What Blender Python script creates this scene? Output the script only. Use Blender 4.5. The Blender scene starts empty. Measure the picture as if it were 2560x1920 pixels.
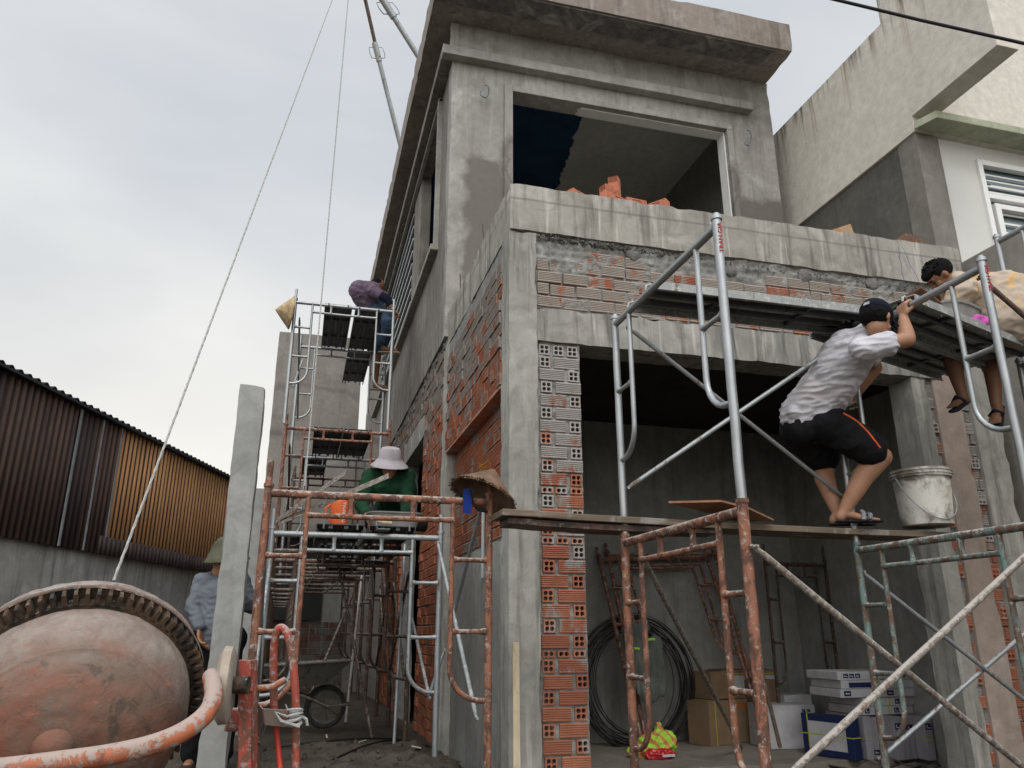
import bpy, bmesh, math, random
from math import radians as rad, sin, cos, pi
from mathutils import Vector as V, Matrix, noise as mn
random.seed(7)
sc = bpy.context.scene
COL = sc.collection

# ------------------------------------------------------------------ camera
F_PX, PITCH, YAW, CAMZ = 1927.0, rad(17.8), rad(14.9), 1.1
cd = bpy.data.cameras.new('camera'); cam = bpy.data.objects.new('camera', cd); COL.objects.link(cam)
cam.location = (0, 0, CAMZ); cam.rotation_euler = (pi/2 + PITCH, 0, -YAW)
cd.sensor_width = 36; cd.lens = 36*F_PX/2560; cd.clip_start = .05; cd.clip_end = 1000
sc.camera = cam
# ------------------------------------------------------------------ sky
SUN_EL, SUN_AZ = rad(50), rad(192)          # veiled sun, high behind the camera
sdir = V((sin(SUN_AZ)*cos(SUN_EL), cos(SUN_AZ)*cos(SUN_EL), sin(SUN_EL)))
w = bpy.data.worlds.new('World'); sc.world = w; w.use_nodes = True
nt = w.node_tree; nt.nodes.clear(); L = nt.links.new
def wn(t, **k):
    n = nt.nodes.new(t)
    for a, b in k.items(): setattr(n, a, b)
    return n
out = wn('ShaderNodeOutputWorld'); bg = wn('ShaderNodeBackground'); bg.inputs[1].default_value = 1.0
sky = wn('ShaderNodeTexSky', sky_type='NISHITA', sun_disc=False, sun_elevation=SUN_EL, sun_rotation=SUN_AZ)
skm = wn('ShaderNodeVectorMath', operation='SCALE'); skm.inputs['Scale'].default_value = .09; L(sky.outputs[0], skm.inputs[0])
tc = wn('ShaderNodeTexCoord'); mp = wn('ShaderNodeMapping'); mp.inputs['Scale'].default_value = (1.2, 1.2, 3.2); L(tc.outputs['Generated'], mp.inputs[0])
n1 = wn('ShaderNodeTexNoise'); n1.inputs['Scale'].default_value = 1.25; n1.inputs['Detail'].default_value = 4.5; n1.inputs['Roughness'].default_value = .46; n1.inputs['Distortion'].default_value = .35
L(mp.outputs[0], n1.inputs['Vector'])
cr = wn('ShaderNodeValToRGB'); e = cr.color_ramp.elements
e[0].position = .30; e[0].color = (.455, .485, .53, 1); e[1].position = .72; e[1].color = (.70, .71, .705, 1)
L(n1.outputs[0], cr.inputs[0])
# cloud cover, thinner here and there so that the blue of the sky shows through
n2 = wn('ShaderNodeTexNoise'); n2.inputs['Scale'].default_value = .9; n2.inputs['Detail'].default_value = 6; L(mp.outputs[0], n2.inputs['Vector'])
mr = wn('ShaderNodeMapRange'); mr.inputs[1].default_value = .35; mr.inputs[2].default_value = .6; mr.inputs[3].default_value = .82; mr.inputs[4].default_value = .98; L(n2.outputs[0], mr.inputs[0])
mx = wn('ShaderNodeMix', data_type='RGBA'); L(mr.outputs[0], mx.inputs[0]); L(skm.outputs[0], mx.inputs[6]); L(cr.outputs[0], mx.inputs[7])
# warm low band near the horizon
sep = wn('ShaderNodeSeparateXYZ'); L(tc.outputs['Generated'], sep.inputs[0])
hz = wn('ShaderNodeMapRange'); hz.inputs[1].default_value = 0.0; hz.inputs[2].default_value = .5; hz.inputs[3].default_value = .75; hz.inputs[4].default_value = 0; L(sep.outputs[2], hz.inputs[0])
mw = wn('ShaderNodeMix', data_type='RGBA'); mw.inputs[7].default_value = (.80, .755, .67, 1); L(hz.outputs[0], mw.inputs[0]); L(mx.outputs[2], mw.inputs[6])
# the veiled sun makes its part of the cloud deck brighter
dp = wn('ShaderNodeVectorMath', operation='DOT_PRODUCT'); dp.inputs[1].default_value = sdir; L(tc.outputs['Generated'], dp.inputs[0])
gl = wn('ShaderNodeMapRange'); gl.interpolation_type = 'SMOOTHSTEP'; gl.inputs[1].default_value = .1; gl.inputs[2].default_value = 1; gl.inputs[3].default_value = 1.0; gl.inputs[4].default_value = 2.6; L(dp.outputs['Value'], gl.inputs[0])
sm = wn('ShaderNodeVectorMath', operation='SCALE'); L(mw.outputs[2], sm.inputs[0]); L(gl.outputs[0], sm.inputs['Scale'])
L(sm.outputs[0], bg.inputs[0]); L(bg.outputs[0], out.inputs[0])
# ------------------------------------------------------------------ sun
sl = bpy.data.lights.new('sun', 'SUN'); sl.energy = .8; sl.angle = rad(18); sl.color = (1, .96, .9)
so = bpy.data.objects.new('sun', sl); COL.objects.link(so); so.rotation_euler = sdir.to_track_quat('Z', 'Y').to_euler()
vs = sc.view_settings; vs.view_transform = 'Standard'; vs.look = 'None'; vs.gamma = 1; vs.exposure = 0.36
sc.render.engine = 'CYCLES'; sc.render.resolution_x = 1024; sc.render.resolution_y = 768
sc.cycles.max_bounces = 6; sc.cycles.diffuse_bounces = 4

# ------------------------------------------------------------------ geometry helpers
_F = V((sin(YAW)*cos(PITCH), cos(YAW)*cos(PITCH), sin(PITCH))); _R = V((cos(YAW), -sin(YAW), 0)); _U = _R.cross(_F)
def ray(x, y): return _F + _R*((x-1280)/F_PX) - _U*((y-960)/F_PX)
def P(x, y, ax, v):
    """point where the sight line of a photo pixel meets a real plane of the place"""
    d = ray(x, y); i = 'XYZ'.index(ax); c = V((0, 0, CAMZ)); return c + d*((v-c[i])/d[i])
def PD(x, y, dist): return V((0, 0, CAMZ)) + ray(x, y)*dist

class MB:
    def __init__(s): s.v = []; s.f = []; s.r = []; s.cur = 0.5
    def add(s, vs, fs):
        b = len(s.v); s.v += [V(p) for p in vs]; s.r += [s.cur]*len(vs); s.f += [tuple(b+i for i in f) for f in fs]; return s
    def box(s, a, b, M=None):
        x0, y0, z0 = a; x1, y1, z1 = b
        p = [V(q) for q in ((x0,y0,z0),(x1,y0,z0),(x1,y1,z0),(x0,y1,z0),(x0,y0,z1),(x1,y0,z1),(x1,y1,z1),(x0,y1,z1))]
        if M: p = [M @ q for q in p]
        return s.add(p, [(0,3,2,1),(4,5,6,7),(0,1,5,4),(1,2,6,5),(2,3,7,6),(3,0,4,7)])
    def prism(s, pts, vec):
        n = len(pts); vec = V(vec); p = [V(q) for q in pts]
        return s.add(p + [q+vec for q in p], [tuple(range(n))[::-1], tuple(range(n, 2*n))] + [(i, (i+1) % n, n+(i+1) % n, n+i) for i in range(n)])
    def tube(s, path, r, n=10, cap=True):
        path = [V(p) for p in path]; m = len(path); rs = r if isinstance(r, (list, tuple)) else [r]*m
        t0 = (path[1]-path[0]).normalized(); up = V((0,0,1)) if abs(t0.z) < .9 else V((1,0,0)); a = t0.cross(up).normalized()
        vs = []
        for i, p in enumerate(path):
            t = ((path[min(i+1, m-1)]-p).normalized() + (p-path[max(i-1, 0)]).normalized()) if 0 < i < m-1 else (path[min(i+1, m-1)]-path[max(i-1, 0)])
            t.normalize(); a = (a - t*a.dot(t)).normalized(); b = t.cross(a)
            vs += [p + (a*cos(2*pi*k/n) + b*sin(2*pi*k/n))*rs[i] for k in range(n)]
        fs = [(i*n+k, i*n+(k+1) % n, (i+1)*n+(k+1) % n, (i+1)*n+k) for i in range(m-1) for k in range(n)]
        if cap: fs += [tuple(range(n))[::-1], tuple((m-1)*n+k for k in range(n))]
        return s.add(vs, fs)
    def lathe(s, prof, o=(0,0,0), ax=(0,0,1), n=24, a0=0, a1=2*pi, wob=None):
        ax = V(ax).normalized(); up = V((0,0,1)) if abs(ax.z) < .9 else V((1,0,0)); a = ax.cross(up).normalized(); b = ax.cross(a); o = V(o)
        vs = []; full = abs(a1-a0-2*pi) < 1e-6; N = n if full else n+1
        for i, (r, z) in enumerate(prof):
            for k in range(N):
                t = a0+(a1-a0)*k/n; rr = r*(1 + (wob(i, t) if wob else 0)); vs.append(o + ax*z + (a*cos(t)+b*sin(t))*rr)
        fs = [(i*N+k, i*N+(k+1) % N, (i+1)*N+(k+1) % N, (i+1)*N+k) for i in range(len(prof)-1) for k in range(N if full else n)]
        return s.add(vs, fs)
    def grid(s, o, u, v, nu, nv, fn=None):
        o, u, v = V(o), V(u), V(v); n = u.cross(v).normalized()
        vs = []
        for j in range(nv+1):
            for i in range(nu+1):
                p = o + u*(i/nu) + v*(j/nv); vs.append(p + n*(fn(p) if fn else 0))
        return s.add(vs, [(j*(nu+1)+i, j*(nu+1)+i+1, (j+1)*(nu+1)+i+1, (j+1)*(nu+1)+i) for j in range(nv) for i in range(nu)])
    def build(s, name, mat, parent=None, smooth=False, bevel=0, local=False, label=None):
        me = bpy.data.meshes.new(name); loc = V((0,0,0)) if (local or not parent) else ROOT(parent)
        me.from_pydata([tuple(p-loc) for p in s.v], [], s.f); me.materials.append(mat)
        at = me.attributes.new('rnd', 'FLOAT', 'POINT'); at.data.foreach_set('value', s.r)
        if smooth:
            me.polygons.foreach_set('use_smooth', [True]*len(me.polygons))
            try: me.set_sharp_from_angle(angle=rad(40))
            except Exception: pass
        o = bpy.data.objects.new(name, me); COL.objects.link(o)
        if parent: o.parent = parent
        if bevel:
            m = o.modifiers.new('bevel', 'BEVEL'); m.width = bevel; m.segments = 2; m.limit_method = 'ANGLE'
        if label: o['label'] = label
        return o
def ROOT(o):
    p = V((0,0,0))
    while o: p = p + o.location; o = o.parent
    return p
def thing(name, label, cat, loc=(0,0,0), rz=0, group=None):
    o = bpy.data.objects.new(name, None); COL.objects.link(o); o.empty_display_size = .1
    o.location = loc; o.rotation_euler = (0,0,rz); o['label'] = label; o['category'] = cat
    if group: o['group'] = group
    return o
def tag(o, label, cat, group=None):
    o['label'] = label; o['category'] = cat
    if group: o['group'] = group
    return o
def struct(o): o['kind'] = 'structure'; return o
def dup(root, loc, rz, label, group=None):
    r = root.copy(); COL.objects.link(r); r.location = loc; r.rotation_euler = (0,0,rz); r['label'] = label
    if group: r['group'] = group
    for ch in list(root.children):
        c = ch.copy(); COL.objects.link(c); c.parent = r
        for g in list(ch.children):
            d = g.copy(); COL.objects.link(d); d.parent = c
    return r
def gridbox(a, b, res=.06, amp=.006, fr=9, seed=0, chip=.0065):
    """box with cast-concrete waviness: shared-vertex grid on the six faces, noise displaced"""
    bm = bmesh.new(); a, b = V(a), V(b); n = [max(1, min(90, int(round((b[i]-a[i])/res)))) for i in range(3)]
    ids = {}
    def vt(i, j, k):
        if (i,j,k) not in ids:
            p = V((a.x+(b.x-a.x)*i/n[0], a.y+(b.y-a.y)*j/n[1], a.z+(b.z-a.z)*k/n[2]))
            d = V(mn.noise_vector(p*fr+V((seed, 0, 0))))*amp + V(mn.noise_vector(p*fr*3.1+V((seed, 5, 0))))*amp*.45
            ed = [(-1 if q == 0 else 1 if q == n[m_] else 0) for m_, q in enumerate((i, j, k))]
            if sum(1 for q in ed if q) >= 2:          # knocked corners
                c_ = max(0, mn.noise(p*6.5+V((seed*2, 3, 0)))-.12)*chip*5; d -= V(ed)*min(c_, chip*1.6)
            ids[(i,j,k)] = bm.verts.new(p+d)
        return ids[(i,j,k)]
    X, Y, Z = n
    for i in range(X):
        for j in range(Y):
            bm.faces.new((vt(i,j,0), vt(i,j+1,0), vt(i+1,j+1,0), vt(i+1,j,0))); bm.faces.new((vt(i,j,Z), vt(i+1,j,Z), vt(i+1,j+1,Z), vt(i,j+1,Z)))
    for i in range(X):
        for k in range(Z):
            bm.faces.new((vt(i,0,k), vt(i+1,0,k), vt(i+1,0,k+1), vt(i,0,k+1))); bm.faces.new((vt(i,Y,k), vt(i,Y,k+1), vt(i+1,Y,k+1), vt(i+1,Y,k)))
    for j in range(Y):
        for k in range(Z):
            bm.faces.new((vt(0,j,k), vt(0,j,k+1), vt(0,j+1,k+1), vt(0,j+1,k))); bm.faces.new((vt(X,j,k), vt(X,j+1,k), vt(X,j+1,k+1), vt(X,j,k+1)))
    m = MB(); bm.verts.index_update(); m.add([v.co.copy() for v in bm.verts], [tuple(v.index for v in f.verts) for f in bm.faces]); bm.free(); return m

# ------------------------------------------------------------------ materials
class NT:
    def __init__(s, name):
        s.m = bpy.data.materials.new(name); s.m.use_nodes = True; s.t = s.m.node_tree; s.b = s.t.nodes['Principled BSDF']; s.c = s.n('ShaderNodeTexCoord').outputs['Object']
    def n(s, t, **k):
        o = s.t.nodes.new(t)
        for a, b in k.items(): setattr(o, a, b)
        return o
    def l(s, a, b): s.t.links.new(a, b)
    def map(s, sc, off=(0,0,0), rot=(0,0,0)):
        m = s.n('ShaderNodeMapping'); m.inputs['Scale'].default_value = sc if isinstance(sc, (tuple, list)) else (sc,)*3; m.inputs['Location'].default_value = off; m.inputs['Rotation'].default_value = rot
        s.l(s.c, m.inputs[0]); return m.outputs[0]
    def noise(s, sc, detail=5, rough=.55, dist=0, vec=None, off=(0,0,0)):
        n = s.n('ShaderNodeTexNoise'); n.inputs['Scale'].default_value = 1; n.inputs['Detail'].default_value = detail; n.inputs['Roughness'].default_value = rough; n.inputs['Distortion'].default_value = dist
        s.l(vec or s.map(sc, off), n.inputs['Vector']); return n.outputs[0]
    def ramp(s, v, lo, hi, a=0, b=1):
        m = s.n('ShaderNodeMapRange'); m.inputs[1].default_value = lo; m.inputs[2].default_value = hi; m.inputs[3].default_value = a; m.inputs[4].default_value = b; s.l(v, m.inputs[0]); return m.outputs[0]
    def math(s, op, a, b=0, c=None):
        m = s.n('ShaderNodeMath', operation=op)
        for i, q in enumerate((a, b, c)):
            if q is None: continue
            if isinstance(q, (int, float)): m.inputs[i].default_value = q
            else: s.l(q, m.inputs[i])
        return m.outputs[0]
    def mix(s, f, a, b, blend='MIX'):
        m = s.n('ShaderNodeMix', data_type='RGBA', blend_type=blend)
        for i, q in ((0, f), (6, a), (7, b)):
            if isinstance(q, (int, float)): m.inputs[i].default_value = q
            elif isinstance(q, tuple): m.inputs[i].default_value = (*q[:3], 1)
            else: s.l(q, m.inputs[i])
        return m.outputs[2]
    def bump(s, h, st=.5, d=.01, prev=None):
        b = s.n('ShaderNodeBump'); b.inputs['Strength'].default_value = st; b.inputs['Distance'].default_value = d; s.l(h, b.inputs['Height'])
        if prev: s.l(prev, b.inputs['Normal'])
        s.l(b.outputs[0], s.b.inputs['Normal']); return b.outputs[0]
    def fin(s, col, rough=.9, metal=0, spec=.3):
        for k, q in (('Base Color', col), ('Roughness', rough), ('Metallic', metal), ('Specular IOR Level', spec)):
            if isinstance(q, (int, float)): s.b.inputs[k].default_value = q
            elif isinstance(q, tuple): s.b.inputs[k].default_value = (*q[:3], 1)
            else: s.l(q, s.b.inputs[k])
        return s.m
    def xyz(s):
        n = s.n('ShaderNodeSeparateXYZ'); s.l(s.c, n.inputs[0]); return n.outputs
    def up(s):
        g = s.n('ShaderNodeNewGeometry'); q = s.n('ShaderNodeSeparateXYZ'); s.l(g.outputs['Normal'], q.inputs[0]); return q.outputs[2]
    def rnd(s):
        a = s.n('ShaderNodeAttribute', attribute_name='rnd'); return a.outputs['Fac']

def concrete(name, c=(.33,.33,.31), d=(.22,.215,.2), streak=.5, light=(.46,.46,.44), pits=1, board=0, patches=(), patchcol=(.17,.155,.14), bump=.5, seed=0, cracks=0, drips=0):
    c, d, light = [(q[0]*1.02, q[1], q[2]*.972) for q in (c, d, light)]; N = NT(name); o = (seed*3.1, seed*1.7, seed)
    big = N.ramp(N.noise(1.1, 9, .66, .6, off=o), .38, .64); fine = N.noise(11, 8, .65, off=o)
    col = N.mix(big, d, c); col = N.mix(N.ramp(N.noise(2.6, 7, .65, .8, off=(seed+9, 2, 1)), .52, .72, 0, .75), col, light)
    col = N.mix(N.ramp(fine, .3, .7, .55, 0), col, tuple(x*.55 for x in c)); col = N.mix(N.ramp(N.noise(4.5, 10, .72, 1.3, off=(seed, 6, 2)), .50, .66, 0, .5*min(1, pits+.15)), col, (d[0]*.62, d[1]*.61, d[2]*.58))
    st = N.noise((11, 11, .9), 5, .6, .3, off=o)
    col = N.mix(N.ramp(st, .52, .7, 0, streak), col, tuple(x*.42 for x in d))
    col = N.mix(N.ramp(N.noise((17, 17, 1.3), 4, .6, .2, off=(3, seed, 7)), .56, .72, 0, streak*.8), col, light)
    bh = fine
    if pits:
        vo = N.n('ShaderNodeTexVoronoi'); N.l(N.map(23), vo.inputs['Vector']); pm = N.math('LESS_THAN', vo.outputs[0], .13)
        msk = N.ramp(N.noise(2.2, 3, .5, off=(7, 1, seed)), .5, .58); pm = N.math('MULTIPLY', pm, msk)
        col = N.mix(N.math('MULTIPLY', pm, .75*pits), col, (.06, .055, .05)); bh = N.math('SUBTRACT', fine, N.math('MULTIPLY', pm, 1.5))
        # blotchy dark scabs
        sb = N.ramp(N.noise(7, 9, .75, 1.2, off=(1, seed, 3)), .66, .72, 0, .55*pits); col = N.mix(sb, col, (.09, .085, .075))
    if board:
        z = N.xyz()[2]; fr = N.math('FRACT', N.math('MULTIPLY', N.math('ADD', z, N.ramp(N.noise(.6, 2), 0, 1, 0, .03)), board)); ln = N.math('LESS_THAN', fr, .035)
        col = N.mix(N.math('MULTIPLY', ln, .45), col, (.1, .095, .09)); bh = N.math('SUBTRACT', bh, N.math('MULTIPLY', ln, .8))
    if cracks:
        wv = N.noise(1.3, 8, .72, 1.5, off=(4, 4, seed)); ck = N.math('LESS_THAN', N.math('ABSOLUTE', N.math('SUBTRACT', wv, .5)), .004)
        mk = N.ramp(N.noise(.7, 2, off=(8, 1, 2)), .5, .62); col = N.mix(N.math('MULTIPLY', N.math('MULTIPLY', ck, mk), cracks), col, (.2, .19, .17))
    for (x0, x1, z0, z1, axis) in patches:
        q = N.xyz(); u = q['XYZ'.index(axis)]; z = q[2]; wob = N.ramp(N.noise(3.2, 5, .6), .3, .7, -.09, .09); un = N.math('ADD', u, wob); zn = N.math('ADD', z, wob)
        m = None
        for val, lo, hi in ((un, x0-.05, x0+.05), (zn, z0-.05, z0+.05)):
            t = N.ramp(val, lo, hi); m = t if m is None else N.math('MULTIPLY', m, t)
        for val, lo, hi in ((un, x1+.05, x1-.05), (zn, z1+.05, z1-.05)):
            m = N.math('MULTIPLY', m, N.ramp(val, lo, hi))
        col = N.mix(N.math('MULTIPLY', m, .9), col, patchcol)
    if drips:
        q = N.xyz(); t = N.noise((9, 9, .35), 3, .6, .15, off=(2, 2, 2)); zt = N.ramp(q[2], drips-.9, drips, 0, 1)
        col = N.mix(N.math('MULTIPLY', N.ramp(t, .54, .66, 0, .75), zt), col, (.22, .14, .08)); t2 = N.noise((14, 14, .6), 3, .6, .1, off=(6, 2, 2)); z2 = N.ramp(q[2], drips-.3, drips, 0, 1)
        col = N.mix(N.math('MULTIPLY', N.ramp(t2, .5, .62, 0, .85), z2), col, (.05, .045, .04))
    N.bump(bh, bump, .006); return N.fin(col, N.ramp(fine, .3, .7, .95, .8), 0, .25)

def clay(name, c=(.50,.17,.085), c2=(.38,.12,.06), grey=.4, gz=None, seed=0, gcol=(.40,.37,.33)):
    """fired hollow brick with mortar smears; gz=(z0,z1): smears grow between these heights"""
    N = NT(name); r = N.rnd(); col = N.mix(r, c2, c); col = N.mix(N.ramp(N.noise(13, 6, .6, off=(seed, 0, 0)), .35, .7, .35, 0), col, tuple(x*.6 for x in c2))
    g = N.noise((7, 7, 4), 8, .7, .6, off=(seed, 3, 1)); sh = N.math('ADD', g, N.math('MULTIPLY', N.math('SUBTRACT', N.math('FRACT', N.math('MULTIPLY', r, 7.3)), .5), .22))
    if gz: sh = N.math('ADD', sh, N.ramp(N.xyz()[2], gz[0], gz[1], -.1, .26))
    col = N.mix(N.ramp(sh, .62-.3*grey, .70-.3*grey, 0, .93), col, N.mix(N.noise(20, 5), tuple(x*.72 for x in gcol), gcol))
    N.bump(N.noise(60, 5, .6), .4, .003); return N.fin(col, .9, 0, .2)
def mortar(name, c=(.27,.262,.25), d=(.15,.145,.138)):
    N = NT(name); n = N.noise(9, 9, .7); col = N.mix(N.ramp(n, .35, .68), d, c); col = N.mix(N.ramp(N.noise(3, 6, .6, 1), .55, .7, 0, .6), col, (.42,.41,.39))
    N.bump(N.noise(34, 8, .7, .3), 1, .012); return N.fin(col, .95, 0, .2)
def metal(name, c, rust, amt=.3, splash=.5, m=.8, rough=.4, scol=(.42,.40,.37), fr=1.0):
    """tube metal: galvanised or painted, rust patches, cement splashes lying on upward sides"""
    N = NT(name); n = N.noise((14*fr, 14*fr, 7*fr), 8, .7, .5); col = N.mix(N.ramp(N.noise(5, 5), .3, .7), tuple(x*.72 for x in c), c)
    rm = N.ramp(n, .66-.35*amt, .74-.35*amt); col = N.mix(rm, col, N.mix(N.noise(40, 5), tuple(x*.45 for x in rust), rust))
    sp = N.math('ADD', N.noise(26*fr, 9, .75, .4, off=(4, 2, 8)), N.ramp(N.up(), .2, 1, 0, .16)); sm_ = N.ramp(sp, .74-.28*splash, .79-.28*splash)
    col = N.mix(N.math('MULTIPLY', sm_, .85), col, scol)
    keep = N.math('SUBTRACT', 1, N.math('MAXIMUM', rm, sm_)); N.bump(N.math('ADD', N.math('MULTIPLY', sm_, .8), N.math('MULTIPLY', n, .6)), .5, .003)
    return N.fin(col, N.ramp(keep, 0, 1, .85, rough), N.math('MULTIPLY', keep, m), .4)
def plain(name, c, rough=.8, var=.25, fr=8, m=0, bump=.2, c2=None, spec=.3, fr2=None):
    N = NT(name); n = N.noise(fr2 or fr, 6, .6, .2); col = N.mix(N.ramp(n, .35, .7), tuple(x*(1-var) for x in c), c2 or c)
    N.bump(N.noise(fr*5, 5), bump, .003); return N.fin(col, rough, m, spec)
def wood(name, c, d, ax='X', dirt=.4, fr=1):
    N = NT(name); s_ = [26*fr]*3; s_['XYZ'.index(ax)] = 1.6*fr; n = N.noise(tuple(s_), 6, .65, .8); col = N.mix(N.ramp(n, .3, .7), d, c)
    col = N.mix(N.ramp(N.noise(6, 8, .7, .5), .68-.3*dirt, .76-.3*dirt, 0, .8), col, (.27,.25,.23)); N.bump(n, .5, .004); return N.fin(col, .85, 0, .25)
def fabric(name, c, c2=None, var=.3, fr=5, bump=.35, dirt=None):
    N = NT(name); col = N.mix(N.ramp(N.noise(fr, 5), .3, .7), tuple(x*(1-var) for x in c), c2 or c)
    if dirt: col = N.mix(N.ramp(N.noise(3.5, 7, .65, .6), .48, .66, 0, .6), col, dirt)
    wv = N.noise((28, 9, 13), 4, .5, 1.2); N.bump(N.math('ADD', wv, N.math('MULTIPLY', N.noise(260, 2), .15)), bump, .012); return N.fin(col, .95, 0, .15)
def skin(name, c=(.42,.22,.13)):
    N = NT(name); col = N.mix(N.ramp(N.noise(9, 5), .3, .7), tuple(x*.72 for x in c), c); col = N.mix(N.ramp(N.noise(35, 5), .58, .7, 0, .3), col, (.3,.13,.08))
    N.b.inputs['Subsurface Weight'].default_value = .08; N.b.inputs['Subsurface Radius'].default_value = (.02,.008,.004)
    N.bump(N.noise(90, 4), .12, .002); return N.fin(col, .55, 0, .4)
# ------------------------------------------------------------------ material set
M = dict(
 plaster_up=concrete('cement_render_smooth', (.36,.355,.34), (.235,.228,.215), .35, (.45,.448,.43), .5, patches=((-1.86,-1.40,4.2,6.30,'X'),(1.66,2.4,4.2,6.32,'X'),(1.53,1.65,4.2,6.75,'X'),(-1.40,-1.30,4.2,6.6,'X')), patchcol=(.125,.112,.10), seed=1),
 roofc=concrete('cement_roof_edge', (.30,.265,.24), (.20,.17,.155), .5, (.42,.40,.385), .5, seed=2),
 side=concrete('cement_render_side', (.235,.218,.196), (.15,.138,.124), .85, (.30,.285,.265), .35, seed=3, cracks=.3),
 cast=concrete('cast_concrete', (.36,.345,.315), (.23,.22,.195), 1.0, (.46,.445,.415), 1.55, board=1.9, seed=4),
 column=concrete('cast_concrete_column', (.36,.355,.33), (.24,.235,.215), .8, (.45,.44,.41), 1.2, seed=5),
 lintel=concrete('cast_concrete_lintel', (.33,.32,.30), (.22,.215,.2), 1.0, (.45,.435,.405), 1.5, seed=6),
 inner=concrete('cement_render_room', (.34,.345,.33), (.22,.22,.21), .4, (.38,.38,.37), .3, seed=7, cracks=.4),
 floorc=concrete('cement_floor', (.30,.275,.235), (.2,.18,.155), 0, (.36,.33,.29), .4, seed=8),
 pink=concrete('pinkish_cement', (.40,.33,.29), (.30,.24,.205), .3, (.46,.41,.37), .6, seed=9),
 white=concrete('weathered_white_paint', (.66,.635,.58), (.59,.56,.505), .06, (.70,.68,.63), .05, seed=10, cracks=.7, drips=7.62),
 white2=concrete('cream_paint', (.68,.655,.60), (.62,.59,.53), .1, (.66,.64,.59), .1, seed=11, cracks=.3),
 darkw=concrete('dark_grey_render', (.125,.12,.108), (.085,.082,.074), .3, (.15,.145,.132), .2, seed=22),  # darker grey render for the wall below the overhang
 greyw=concrete('grey_party_wall', (.30,.28,.255), (.22,.205,.19), .3, (.35,.33,.31), .3, seed=12),
 panel=concrete('far_grey_wall', (.29,.27,.25), (.22,.205,.19), .25, (.33,.315,.295), .2, seed=13, patches=((-2,2,5.0,5.06,'X'),(-2,2,4.15,4.3,'X')), patchcol=(.14,.125,.115)),
 post=concrete('cast_post', (.33,.335,.325), (.25,.255,.25), .2, (.40,.405,.40), 1, seed=14),
 lowwall=concrete('stained_low_wall', (.40,.40,.39), (.27,.27,.26), .7, (.52,.52,.53), .5, seed=15),
 moss=concrete('mossy_ledge', (.42,.45,.34), (.31,.34,.25), .3, (.47,.5,.38), .3, seed=16),
 skim2=concrete('ceiling_render', (.50,.50,.47), (.42,.42,.39), .1, (.54,.54,.51), .1, seed=19),
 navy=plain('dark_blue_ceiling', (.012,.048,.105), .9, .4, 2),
 shade_ceiling=plain('shade_dark_ceiling', (.045,.043,.04), .9, .4, 4),  # near-black colour stands for the deep shade at the top of the room
 dim=concrete('dim_render', (.20,.20,.19), (.15,.15,.145), .1, (.24,.24,.23), .1, seed=17),
 skim=plain('white_skim', (.70,.70,.68), .9, .1, 6),
 mortar=mortar('mortar'), mortar_l=mortar('mortar_pale', (.30,.29,.27), (.15,.145,.135)), mortar_d=mortar('mortar_dark', (.2,.19,.18), (.09,.085,.08)),
 brick_f=clay('clay_brick_front', (.44,.17,.10), (.34,.13,.08), .85, None, 1, (.36,.325,.285)),
 brick_p=clay('clay_brick_pier', (.41,.17,.10), (.32,.12,.075), .40, (1.3,2.9), 2, (.36,.35,.33)),
 brick_s=clay('clay_brick_side', (.44,.165,.09), (.33,.125,.07), .08, (2.2,3.6), 3, (.32,.30,.27)),
 brick_r=clay('clay_brick_recess', (.42,.155,.08), (.32,.12,.065), .28, None, 6, (.32,.30,.27)),
 brick_l=clay('clay_brick_loose', (.52,.20,.12), (.45,.16,.095), .0, None, 4),
 galv=metal('galvanised_tube', (.38,.395,.40), (.25,.17,.11), .08, .35, .75, .42, (.5,.5,.48)),
 galv_d=metal('dull_galvanised_tube', (.36,.38,.39), (.2,.14,.1), .25, .5, .6, .5, (.4,.4,.38)),
 rust=metal('rusty_orange_tube', (.29,.12,.07), (.13,.062,.042), .58, .66, .2, .65, (.36,.31,.27), 1.15),
 rust_d=metal('dark_rusty_tube', (.115,.07,.052), (.06,.042,.033), .5, .6, .3, .65, (.25,.235,.21)),
 green=metal('flaked_green_tube', (.17,.245,.225), (.17,.10,.07), .55, .62, .2, .6),
 brace=metal('cement_coated_brace', (.25,.22,.19), (.17,.11,.08), .4, .85, .35, .7, (.36,.33,.295), 1.4),
 steelp=metal('steel_plank', (.10,.105,.11), (.06,.05,.045), .3, .35, .5, .55, (.34,.34,.32)),
 steelpl=metal('steel_plank_light', (.34,.35,.34), (.2,.16,.12), .2, .8, .3, .6, (.45,.44,.41)),
 timber=wood('weathered_board', (.19,.145,.105), (.085,.065,.05), 'X', .4),
 stick=wood('pale_wood', (.50,.42,.29), (.36,.29,.19), 'Z', .2), ply=wood('orange_plywood', (.33,.16,.085), (.20,.10,.06), 'Y', .35), plyd=wood('dark_plywood', (.16,.085,.05), (.09,.05,.035), 'Y', .4),
)
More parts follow.
